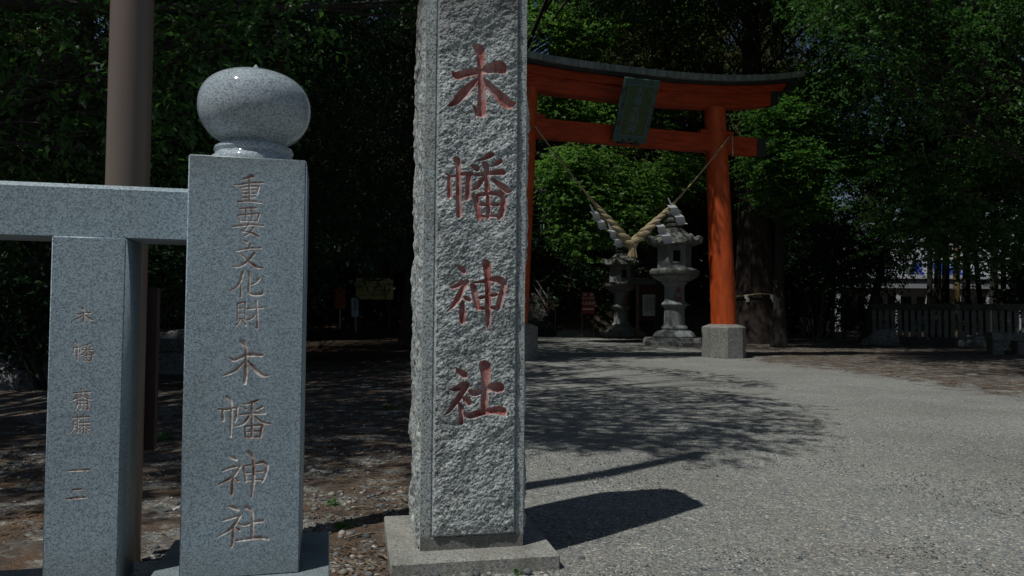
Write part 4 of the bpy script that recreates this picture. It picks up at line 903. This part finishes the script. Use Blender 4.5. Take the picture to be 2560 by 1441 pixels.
# ------------------------------------------------------------------ shop building beyond the yard
bld = empty('shop_building', (32, 62, 0), rad(-2), 'white shop building with big blue letters over a grey canopy, seen between trunks', 'building')
MB().box(-14, 16, 0, 12, 0, 8.6).build('wall', M['facade'], bld)
MB().box(-14, 16, -2.6, -0.005, 3.50, 4.25).build('canopy', M['fascia'], bld); MB().box(-14.1, 16.1, -2.75, -0.006, 4.253, 4.55).build('canopy_top', M['facade'], bld)
for i in range(13):
    x = -13 + i * 2.35; MB().box(x - .16, x + .16, -2.4, -2.1, 0, 3.498).build('column', M['facade'], bld)
for i in range(12):
    x = -11.8 + i * 2.35; MB().box(x - .95, x + .95, -.05, -.006, .1, 2.9).build('window', M['shop_glass'], bld)
MB().box(-14.2, 16.2, -.2, 12.2, 8.603, 8.95).build('parapet', M['fascia'], bld)
for i, ch in enumerate('AMA'):
    lp = at_y(2293 + i * 48, 686, 61.7); lettering('letter', ch, 1.75, M['blue_sign'], bld, (lp[0] - 32, -.12, 5.17), extrude=.1)
# shrine hall on top of the bank, glimpsed through leaves
hall = empty('shrine_hall', (-9.5, 66, 9.2), rad(18), 'pale walled shrine hall on top of the bank, glimpsed through leaves', 'building')
MB().box(-6, 6, -4, 4, -1, 3.6).build('wall', M['facade'], hall)
rf = MB(); V = [(-8, -6, 3.5), (8, -6, 3.5), (8, 6, 3.5), (-8, 6, 3.5), (-5, 0, 7.2), (5, 0, 7.2)]; rf.add(V, [(0, 1, 5, 4), (2, 3, 4, 5), (1, 2, 5), (3, 0, 4), (0, 3, 2, 1)]).build('roof', M['eave'], hall)
for i in range(5): MB().box(-5.4 + i * 2.7 - .15, -5.4 + i * 2.7 + .15, -4.12, -4.003, -1, 3.498).build('post', M['dark_wood'], hall)
wf_ = empty('wooden_fence', (-0.5, 57.5, 9.0), TT, 'dark wooden fence at the head of the stone steps', 'fence')
for s0, s1 in ((-6, -2.6), (2.6, 7)):
    b = MB()
    x = s0
    while x < s1: b.box(x, x + .16, -.03, .03, -1.2, 2.3); x += .26
    b.build('slat_panel', M['dark_wood'], wf_); MB().box(s0, s1, .032, .1, 1.9, 2.05).build('fence_rail', M['dark_wood'], wf_)

# ------------------------------------------------------------------ trees
def norm(v): return v / (np.linalg.norm(v, axis=-1, keepdims=True) + 1e-9)
def leaf_cloud(rng, clumps, kind):
    """clumps: (centre, (rx,ry,rz), n_twigs, twig_len, leaves_per_twig, leaf_len). Returns verts, quads"""
    allV = []
    for c, r, nt, tl, nl, ll in clumps:
        d0 = norm(rng.standard_normal((nt, 3))); rad_ = rng.random(nt) ** 0.45
        st = np.array(c) + d0 * rad_[:, None] * np.array(r)
        dr = norm(d0 + 0.7 * rng.standard_normal((nt, 3)))
        if kind in ('maple',): dr[:, 2] *= 0.25
        if kind == 'cedar': dr[:, 2] = dr[:, 2] * 0.4 - 0.5
        dr = norm(dr); L_ = tl * rng.uniform(.6, 1.3, nt)
        t = (np.arange(nl) + rng.random((nt, nl))) / nl
        droop = {'cherry': -0.35, 'maple': -0.15, 'cedar': -0.25, 'evergreen': -0.1}[kind]
        pos = st[:, None] + dr[:, None] * (t * L_[:, None])[..., None]; pos[..., 2] += droop * L_[:, None] * t ** 2
        side = norm(np.cross(dr, np.array([0, 0, 1.0]) + 0.3 * rng.standard_normal((nt, 3))))
        sg_ = np.where(np.arange(nl) % 2 == 0, 1.0, -1.0)[None, :, None]
        ld_ = norm(dr[:, None] * 0.7 + side[:, None] * sg_ * (0.9 if kind != 'cedar' else 0.45) + 0.35 * rng.standard_normal((nt, nl, 3)) + np.array([0, 0, {'cherry': -0.45, 'maple': -0.1, 'cedar': -0.3, 'evergreen': 0.05}[kind]]))
        up = np.array([0, 0, 1.0]) + {'cherry': 0.5, 'maple': 0.75, 'cedar': 0.8, 'evergreen': 0.6}[kind] * rng.standard_normal((nt, nl, 3))
        ls = norm(np.cross(ld_, up)); un = np.cross(ls, ld_)
        l = ll * rng.uniform(.65, 1.2, (nt, nl, 1)); w = l * {'cherry': .26, 'maple': .40, 'cedar': .13, 'evergreen': .30}[kind]
        B = pos; T = pos + ld_ * l - un * l * .08; fold = un * w * .35
        m1 = pos + ld_ * l * .42
        allV.append(np.stack([B, m1 + ls * w + fold, T, m1 - ls * w + fold], 2).reshape(-1, 4, 3))
    V = np.concatenate(allV); n = len(V)
    return V.reshape(-1, 3), np.arange(4 * n).reshape(n, 4)
def tree(name, label, base, height, r0, clumps, kind, leaf, bark, seed, group=None, cat='tree', lean=(0, 0), limbs=True, fork=0.45, top=None):
    rng = np.random.default_rng(seed); bx, by = base; bz = gz(bx, by) - 0.1
    o = empty(name, (bx, by, bz), 0, label, cat, group); org = np.array([bx, by, bz])
    b = MB(); wob = rng.normal(0, 0.03, (8, 2)) * height / 5; wob[0] = 0
    tp = [np.array([lean[0] * t + wob[i][0] * t, lean[1] * t + wob[i][1] * t, height * t]) for i, t in enumerate(np.linspace(0, 1, 8))]
    rs = [r0 * (1.45 if i == 0 else 1) * (1 - 0.8 * t) for i, t in enumerate(np.linspace(0, 1, 8))]
    b.tube(tp, rs, 14)
    if limbs:
        for ci, (c, r, n_tw, *_) in enumerate(clumps):
            if n_tw == 56 and ci % 5: continue
            c = np.array(c) - org; hz = min(max(c[2] - 0.5 * np.hypot(c[0], c[1]), height * fork), height * .97); t = hz / height
            j = int(t * 7); f = t * 7 - j; s = tp[j] * (1 - f) + tp[min(7, j + 1)] * f; mid = (s + c) / 2 + np.array([0, 0, 0.12 * np.linalg.norm(c - s)]) + rng.normal(0, .06, 3) * np.linalg.norm(c - s)
            rl = min(rs[j] * .5, 0.0065 * np.linalg.norm(c - s) + .012); pts = [s * (1 - q) ** 2 + mid * 2 * q * (1 - q) + c * q * q for q in np.linspace(0, 1, 7)]
            b.tube(pts, [rl * (1 - .8 * q) for q in np.linspace(0, 1, 7)], 6)
            for k in range(3):
                e_ = c + norm(rng.standard_normal(3)) * np.array(r) * .9; b.tube([pts[4], (pts[4] + e_) / 2 + rng.normal(0, .05, 3), e_], [rl * .4, rl * .28, .004], 5)
    b.build('trunk', M[bark], o, smooth=True)
    V, Q = leaf_cloud(rng, clumps, kind)
    link('crown', np_mesh('crown', V - org, [Q]), M[leaf], o); return o
def upper(x0, x1, y0, y1, h0, h1, n, r, ll, seed, holes=()):  # unseen high clumps added to block the sun, holes left for sunlit spots
    rr = random.Random(seed); out = []
    while len(out) < n:
        x, y = rr.uniform(x0, x1), rr.uniform(y0, y1)
        if any(a < x < b and c < y < d for a, b, c, d in holes): continue
        out.append((np.array([x, y, rr.uniform(h0, h1)]), (r, r, r * .5), 56, .9, 9, ll))
    return out
def px(x, y, Y, r, nt, tl, nl, ll): return (at_y(x, y, Y), r if isinstance(r, tuple) else (r, r, r * .7), nt, tl, nl, ll)

# near cherry whose sprays hang behind the pole
cl = []
R1 = random.Random(11)
for x, y in [(20, 40), (90, 120), (30, 230), (120, 310), (60, 400), (180, 60), (200, 200), (230, 330), (160, 420), (330, 80), (430, 60), (420, 150), (500, 110), (400, 250), (560, 60), (600, 110), (640, 160), (690, 60), (740, 20), (560, 170), (470, 330), (390, 420), (40, 520), (-60, 300), (-80, 100)]:
    cl.append(px(x, y, R1.uniform(6.2, 8.2), R1.uniform(.35, .6), 26, .42, 9, .085))
tree('cherry_tree', 'leafy cherry tree with drooping sprays showing on both sides of the brown pole', (-5.9, 7.6), 6.5, .17, cl, 'cherry', 'cherry', 'bark', 101)
# high crowns over the yard that throw the dappled shade
def shade_pts(pts, h, r, nt, ll=.11, jig=.5, seed=0):
    rr = random.Random(seed); out = []
    for x, y in pts:
        hh = h + rr.uniform(-jig, jig); c = sunward(ground(x, y), hh); out.append((c, (r, r, r * .7), nt, .5, 9, ll))
    return out
dap = [(1350, 895), (1420, 903), (1500, 915), (1590, 922), (1690, 930), (1770, 942), (1850, 958), (1380, 935), (1460, 950), (1560, 970), (1650, 978), (1750, 985), (1840, 998), (1920, 1018), (1950, 1048), (1360, 985), (1470, 1005), (1590, 1030), (1690, 1045), (1800, 1065), (1880, 1088), (1390, 1045), (1480, 1075), (1570, 1090), (1650, 1108), (1720, 1122), (1350, 1098), (1400, 920), (1340, 920), (1450, 985), (1350, 1030), (1430, 1020), (1520, 1050), (1340, 1070), (1420, 1100), (1600, 1005), (1700, 1010), (1300, 950), (1250, 1000), (1200, 940), (1230, 1060), (1150, 900)]
tree('cherry_tree', 'broad high cherry tree beyond the frame whose branches shade the gravel', (-7.4, 6.2), 9.0, .28, shade_pts(dap, 8.6, .56, 46, .12, .5, 4), 'cherry', 'cherry', 'bark', 102)
dap2 = [(x, y) for x, y in [(780, 870), (860, 880), (950, 870), (1020, 900), (800, 930), (900, 940), (1000, 960), (840, 845), (920, 850), (1000, 855), (780, 905), (960, 925), (880, 975), (1020, 1000), (940, 1000), (760, 1000), (860, 1020), (980, 1040), (820, 1090), (930, 1120), (400, 900), (440, 960), (380, 1010), (430, 1070), (20, 920), (60, 1000), (-80, 950), (30, 1090), (-100, 1100), (420, 1180), (60, 1190), (700, 900), (650, 980), (600, 880), (500, 930), (250, 950), (200, 1050), (560, 1040), (720, 1060), (330, 1110), (250, 880), (150, 900), (-200, 1000)]]
tree('cherry_tree', 'dense high cherry tree beyond the frame shading the soil behind the fence', (-8.2, 3.0), 9.5, .30, shade_pts(dap2, 9.0, 1.0, 105, .14, .8, 6), 'cherry', 'cherry', 'bark_grey', 103)

def cloud(pts, Y, dY, r, nt, tl, nl, ll, seed):
    rr = random.Random(seed); return [px(x, y, Y + rr.uniform(-dY, dY), r * rr.uniform(.75, 1.25), nt, tl, nl, ll) for x, y in pts]
def area(x0, x1, y0, y1, n, seed):
    rr = random.Random(seed); return [(rr.uniform(x0, x1), rr.uniform(y0, y1)) for _ in range(n)]
G = None
# dark evergreens behind the fence, left of the pillar
tree('evergreen_tree', 'dark bushy evergreen behind the fence rail and brown pole', (-7.6, 13.2), 12, .25, cloud(area(-150, 480, -60, 700, 30, 1) + area(-150, 300, 680, 860, 9, 71), 13, 1.2, 1.0, 60, .5, 9, .11, 1) + upper(-15, -4.6, 9, 17.5, 10.5, 13, 44, 1.5, .22, 201), 'evergreen', 'evergreen', 'bark', 111)
tree('evergreen_tree', 'dark evergreen behind the ball topped gate post', (-5.9, 18.5), 14, .3, cloud(area(380, 860, -60, 620, 30, 2) + area(430, 780, 620, 780, 6, 72), 18.5, 1.6, 1.25, 60, .6, 9, .14, 2) + upper(-11, -1.2, 15.5, 22, 12.5, 15, 40, 1.6, .24, 202), 'evergreen', 'evergreen', 'bark', 112)
tree('cedar_tree', 'tall dark cedar with bare twigs between the gate post and the tall pillar', (-3.45, 27.5), 17, .5, cloud(area(760, 1060, -150, 640, 30, 3), 26.5, 2.2, 1.6, 60, .8, 9, .24, 3) + upper(-13, -4.8, 21, 32, 15.5, 18, 46, 1.9, .30, 203), 'cedar', 'evergreen', 'cedar_bark', 113)
tree('evergreen_tree', 'dark evergreen rising behind the wide yellow board', (-8.5, 43.5), 15, .4, cloud(area(740, 1120, 60, 740, 34, 4), 43, 2.0, 2.4, 60, 1.0, 9, .26, 4) + upper(-17, -4.5, 35, 43, 13, 16, 36, 1.9, .28, 209), 'evergreen', 'evergreen', 'bark', 114)
tree('cedar_tree', 'straight tall cedar behind the upper part of the tall pillar', (-1.9, 43), 22, .45, cloud(area(1000, 1340, -200, 470, 30, 5), 43, 2, 2.4, 60, 1.0, 9, .28, 5) + upper(-4, 8, 20.5, 37, 16, 19, 34, 1.9, .30, 204, [(-6, 3.9, 26, 37), (4.2, 8.2, 21, 26)]), 'cedar', 'cedar', 'cedar_bark', 115)
# bright maples behind the gate
tree('maple_tree', 'bright green maple spreading above the curved torii roof by the pillar', (-0.7, 39), 16, .3, cloud([p for p in area(1320, 1720, -120, 160, 40, 6) if not (1300 < p[0] < 1460 and p[1] > 85)], 37.6, 1.3, 1.5, 95, .8, 10, .155, 6) + upper(-8, -3.2, 33, 36, 16.5, 18.5, 20, 1.6, .24, 208), 'maple', 'maple', 'bark', 121)
tree('maple_tree', 'light green maple seen through the gap between the torii beams', (0.2, 36), 10, .25, cloud(area(1340, 1720, 215, 335, 26, 7), 35.6, 1.0, 1.1, 95, .7, 10, .14, 7), 'maple', 'maple', 'bark', 122)
tree('maple_tree', 'layered green maple hanging behind the straw rope', (6.9, 35.2), 7.5, .25, cloud(area(1390, 1720, 385, 520, 22, 8) + area(1440, 1620, 520, 620, 8, 9), 32.8, 1.2, 1.15, 95, .7, 10, .145, 8), 'maple', 'maple', 'bark', 123)
tree('cedar_tree', 'rusty tinged cedar crown above the tablet end of the torii roof', (8.3, 39.5), 20, .5, cloud(area(1560, 1980, -200, 190, 30, 10), 37.5, 2, 2.0, 60, 1.0, 9, .28, 10), 'cedar', 'cedar', 'cedar_bark', 124)
# huge old trunk with its own thin rope
sac = tree('sacred_tree', 'huge dark old tree trunk wearing a thin rope, beyond the sunlit red column', (10.8, 33.5), 19, .92, cloud(area(1800, 2150, -300, 130, 22, 11), 33, 2, 2.2, 55, 1.0, 9, .28, 11) + cloud(area(1930, 2230, 90, 520, 20, 75), 36.5, 1.5, 1.8, 70, .9, 9, .24, 75) + upper(3.7, 16, 25, 33.5, 15, 18.5, 62, 2.0, .30, 205), 'cedar', 'evergreen', 'cedar_bark', 125)
tr = empty('thin_rope', (10.8, 33.5, 0), 0, 'thin white rope with two little paper strips round the huge dark trunk', 'rope')
zr = at_y(1870, 738, 32.6)[2]
MB().tube([(1.02 * math.cos(a), 1.02 * math.sin(a), zr + .05 * math.sin(3 * a)) for a in np.linspace(0, 2 * math.pi, 40)], .03, 6).build('cord', M['straw'], tr, smooth=True)
for a in (-2.2, -1.15):
    MB().box(-.06, .06, -.006, .006, -.16, 0).box(-.0, .13, -.02, -.0065, -.30, -.14).build('paper_strip', M['paper'], tr).location = (1.08 * math.cos(a), 1.08 * math.sin(a), zr)
# maple and cherries over the yard's far side
tree('maple_tree', 'green maple with lit drooping sprays beyond the end of the torii beams', (10.3, 29), 9, .25, cloud(area(1910, 2160, 195, 430, 26, 12) + area(1890, 2080, 400, 540, 8, 13), 28, 1.0, .95, 95, .6, 10, .115, 12), 'maple', 'green_maple', 'bark', 126)
tree('cherry_tree', 'cherry tree with leaning forked grey trunk in front of the stone picket fence', (17.0, 36.2), 7.5, .26, cloud(area(2060, 2235, 520, 690, 16, 14) + area(2110, 2220, 600, 715, 7, 74) + area(2050, 2350, 330, 520, 14, 15), 34.5, 2.0, 1.3, 55, .7, 9, .18, 14), 'cherry', 'evergreen', 'bark_grey', 127, lean=(1.6, 0), fork=.5)
tree('cherry_tree', 'large cherry tree with pale twigs spreading over the yard high above the bench', (17.5, 23), 11, .3, cloud(area(2150, 2640, -100, 330, 46, 16) + area(2010, 2160, -100, 90, 7, 73), 20.5, 2.0, 1.15, 55, .65, 9, .13, 16) + upper(9.5, 21, 17.5, 24, 10.3, 12.5, 38, 1.4, .2, 206, [(9, 12.5, 17, 20.5)]) + upper(5.8, 11.5, 12.5, 17.5, 10.3, 12, 18, .95, .17, 210), 'cherry', 'cherry', 'bark', 128)
tree('maple_tree', 'lighter green maple drooping above the stone bench', (19.0, 26.5), 13, .25, cloud(area(2260, 2640, 300, 620, 34, 17), 24.5, 1.8, 1.15, 55, .65, 9, .15, 17) + upper(10, 22, 24.5, 31, 13, 15, 44, 1.7, .22, 207), 'maple', 'cherry', 'bark', 129)
tree('slender_tree', 'thin curved young tree between the huge trunk and the leaning forked trunk', (14.4, 35.5), 6.5, .09, cloud(area(2060, 2160, 560, 660, 5, 18), 35, .6, .6, 40, .5, 8, .15, 18), 'cherry', 'evergreen', 'bark_grey', 130, lean=(.9, 0))
tree('evergreen_tree', 'broad dark evergreen closing the sky above the picket fence, behind the pale twigged cherry', (24.2, 33.5), 15, .4, cloud(area(2060, 2620, -120, 470, 62, 76), 32.5, 1.8, 1.7, 62, .9, 9, .22, 76), 'evergreen', 'evergreen', 'bark', 131)
# bare trunks before the shop
for i, (x, w, lab, bk) in enumerate([(2325, 14, 'thin bare dark trunk nearest the first blue letter', 'bark'), (2343, 18, 'bare dark trunk, second from the first blue letter, before the shop', 'bark'), (2363, 19, 'bare dark trunk just before the last blue letter of the shop', 'bark'), (2391, 17, 'bare trunk coloured sunlit yellow standing before the shop', 'bark_yellow'), (2415, 19, 'dark trunk tight beside the yellow trunk', 'bark'), (2462, 13, 'leaning thin dark trunk beyond the yellow trunk, toward the bench', 'bark'), (2483, 19, 'stout dark trunk between the yellow trunk and the bench', 'bark'), (2508, 13, 'thin dark trunk directly above the stone bench', 'bark')]):
    Yt = 41 + (i % 3) * 1.5; p = at_y(x, 850, Yt); xm = x + (20 if i == 5 else 0)
    cl = cloud(area(xm - 90, xm + 110, -250, 500, 9, 40 + i), Yt, 1.5, 1.7, 50, .9, 9, .26, 40 + i)
    tree('bare_trunk_tree', lab, (p[0], Yt), 16, w / F * Yt / 2 * 1.1, cl, 'cedar' if i % 2 else 'evergreen', 'evergreen', bk, 140 + i, 'straight trees in front of the shop', lean=(.3 if i != 5 else -1.6, 0), limbs=True, fork=.5)
# undergrowth on the bank
def bush(name, label, pts, Y, dY, r, seed, kind='evergreen', leaf='evergreen', ll=.14, nt=55):
    rng = np.random.default_rng(seed); cl = cloud(pts, Y, dY, r, nt, .5, 9, ll, seed); V, Q = leaf_cloud(rng, cl, kind)
    c = np.mean([c[0] for c in cl], 0); o = empty(name, (c[0], c[1], gz(c[0], c[1])), 0, label, 'shrub'); org = np.array([c[0], c[1], gz(c[0], c[1])])
    link('foliage', np_mesh('foliage', V - org, [Q]), M[leaf], o); b = MB()
    for q, *_ in cl:
        e_ = np.array(q) - org; b.tube([(e_[0] * .3, e_[1] * .3, -.3), (e_[0] * .7, e_[1] * .7, e_[2] * .5), tuple(e_)], [.04, .03, .01], 5)
    b.build('stems', M['bark'], o); return o
bush('shrub', 'dark shrub filling the gap under the fence rail', area(-60, 120, 620, 880, 10, 60) + area(350, 480, 610, 745, 8, 61), 11.5, .6, .55, 61, ll=.10)
bush('shrub', 'glossy shrub between the far lantern and the notice board', area(1490, 1620, 755, 800, 6, 62), 42.5, .5, .7, 62, ll=.18)
bush('shrub', 'dark shrub on the bank behind the no smoking sign', area(1400, 1520, 640, 830, 10, 63), 44, .8, 1.1, 63, ll=.2)
bush('shrub', 'dark shrub behind the large lantern', area(1640, 1780, 520, 800, 14, 64), 43, 1.0, 1.4, 64, ll=.22)
bush('shrub', 'low dark shrub behind the brown and yellow signs', area(780, 1040, 640, 790, 14, 65), 46.5, 1.0, 1.5, 65, ll=.24)
bush('shrub', 'dark shrub between the huge trunk and the leaning forked trunk', area(1930, 2140, 560, 800, 16, 66), 41, 1.0, 1.4, 66, ll=.22)
bush('shrub', 'low hedge like shrub just behind the picket fence', area(2130, 2420, 775, 810, 10, 67), 38, .6, .7, 67, ll=.15)
bush('shrub', 'dark shrub behind the stone bench and picket fence end', area(2480, 2640, 560, 800, 10, 68), 39, .8, 1.5, 68, ll=.2)

rg = np.random.default_rng(77); n = 9000
ux = rg.uniform(-24, 11, n); uy = rg.uniform(41.8, 56, n); kk = ~stair_gap(ux, uy) & ~((np.abs(ux - (0.35 - 0.3155 * (uy - 41.2))) < 2.9) & (uy < 58)); ux, uy = ux[kk], uy[kk]
uz = hill(ux, uy); cl = [(np.array([a, b, c + .15]), (.25, .25, .25), 1, .5, 8, .20) for a, b, c in zip(ux, uy, uz)]
V, Q = leaf_cloud(rg, cl, 'evergreen'); tag(link('undergrowth', np_mesh('undergrowth', V, [Q]), M['evergreen']), 'dark ground cover and ferns over the bank behind the lanterns', None, None, 'stuff')
# closed forest behind: tall cedars and evergreens, copies of two grown trees
def far_tree(kind, seed, label, h):
    rng = np.random.default_rng(seed); cl = []
    for i in range(26):
        t = i / 25; z = h * (.16 + .80 * t); rr = (3.6 if kind == 'evergreen' else 2.9) * (1 - .75 * t) + .4
        for k in range(2 if t < .7 else 1):
            a = rng.uniform(0, 6.28); cl.append((np.array([rr * .55 * math.cos(a), rr * .55 * math.sin(a), z]), (rr * .6, rr * .6, .9), 48, 1.2, 8, .42))
    o = empty('cedar_tree' if kind == 'cedar' else 'evergreen_tree', (0, 0, 0), 0, label, 'tree', 'tall dark trees closing the view')
    MB().tube([(0, 0, 0), (0.1, 0, h * .5), (0, 0.1, h)], [.42, .3, .05], 12).build('trunk', M['cedar_bark'], o, smooth=True)
    V, Q = leaf_cloud(rng, cl, kind); link('crown', np_mesh('crown', V, [Q]), M['evergreen' if kind == 'evergreen' else 'cedar'], o); return o
FL = 'tall dark forest tree standing in the shade far behind the gate'
protoA = far_tree('evergreen', 301, FL, 17); protoB = far_tree('cedar', 302, FL, 21)
spots = [(-22, 22), (-17, 27), (-13, 33), (-24, 36), (-17, 40), (-11, 47), (-20, 48), (-6, 50), (-13, 56), (-2.6, 60), (4, 47), (8.5, 44), (6, 54), (12, 50), (17, 52), (12.5, 45), (2, 66), (11, 62), (-9, 76), (-20, 66), (-28, 56), (15, 46), (34, 44), (38, 50), (30, 36), (27, 30), (33, 42), (-30, 30), (-28, 44), (44, 58), (5, 80), (16, 78), (-5, 86), (-16, 84), (-30, 72), (19.0, 50.5), (33, 82), (41, 86), (50, 90), (25, 84), (58, 96)]
rng = random.Random(9)
for i, (x, y) in enumerate(spots):
    src = protoA if i % 2 == 0 else protoB
    o = src if i < 2 else copy_tree(src)
    s = rng.uniform(.85, 1.15); o.location = (x, y, gz(x, y) - .2); o.rotation_euler = (0, 0, rng.uniform(0, 6.28)); o.scale = (s, s, s * rng.uniform(.95, 1.1))

# unseen limbs added above the frame to shade the gate beams
shb = []
rr_ = random.Random(21)
for u in np.linspace(-3.4, 5.9, 14):
    for zz in (6.4, 7.8):
        pnt = tw(u, 0, zz); h = 13.2 - zz + rr_.uniform(-.3, .5); c = pnt + SUN_STEP * h; shb.append((c, (.8, .55, .5), 60, .45, 9, .18))
tree('cedar_tree', 'unseen tall cedar added beyond the frame, its limbs set to shade the torii beams', (-9.5, 19), 17, .4, shb, 'cherry', 'evergreen', 'cedar_bark', 171)

# little weeds on the soil
for i, (x, y, s, lab) in enumerate([(410, 1100, .06, 'small bright green weed in the gap between fence post and gate post'), (865, 1320, .045, 'tiny green sprout on the soil beside the pillar plinth corner'), (1296, 1432, .028, 'small green weed growing at the front edge of the pillar plinth'), (972, 1022, .06, 'low green weed on the shaded soil beside the tall pillar'), (830, 1265, .035, 'tiny yellow green sprout beyond the gate post plinth')]):
    g = ground(x, y); r = np.random.default_rng(500 + i); V, Q = leaf_cloud(r, [(np.array([0, 0, s * .4]), (s * .7, s * .7, s * .4), 14, s * .7, 4, s * .55)], 'maple')
    o = link('weed', np_mesh('weed', V, [Q]), M['weed']); o.location = (g[0], g[1], 0.0); tag(o, lab, 'weed')
for i, (x, y, a, l) in enumerate([(900, 1345, .7, .18), (960, 1400, -.9, .14), (905, 1275, .1, .13), (1010, 1255, 2.1, .1)]):
    g = ground(x, y); d = np.array([math.cos(a), math.sin(a), 0]) * l / 2
    o = MB().tube([(-d[0], -d[1], .012), (0, 0, .02), (d[0], d[1], .010)], [.005, .008, .004], 6).build('twig', M['wood']); o.location = (g[0], g[1], 0)
    tag(o, ['bent dry twig on the soil left of the pillar plinth', 'short dry twig close to the plinth front corner', 'thin twig lying on shaded soil behind the gate post plinth', 'small twig near the back corner of the pillar plinth'][i].replace('left of', 'beside'), 'twig')
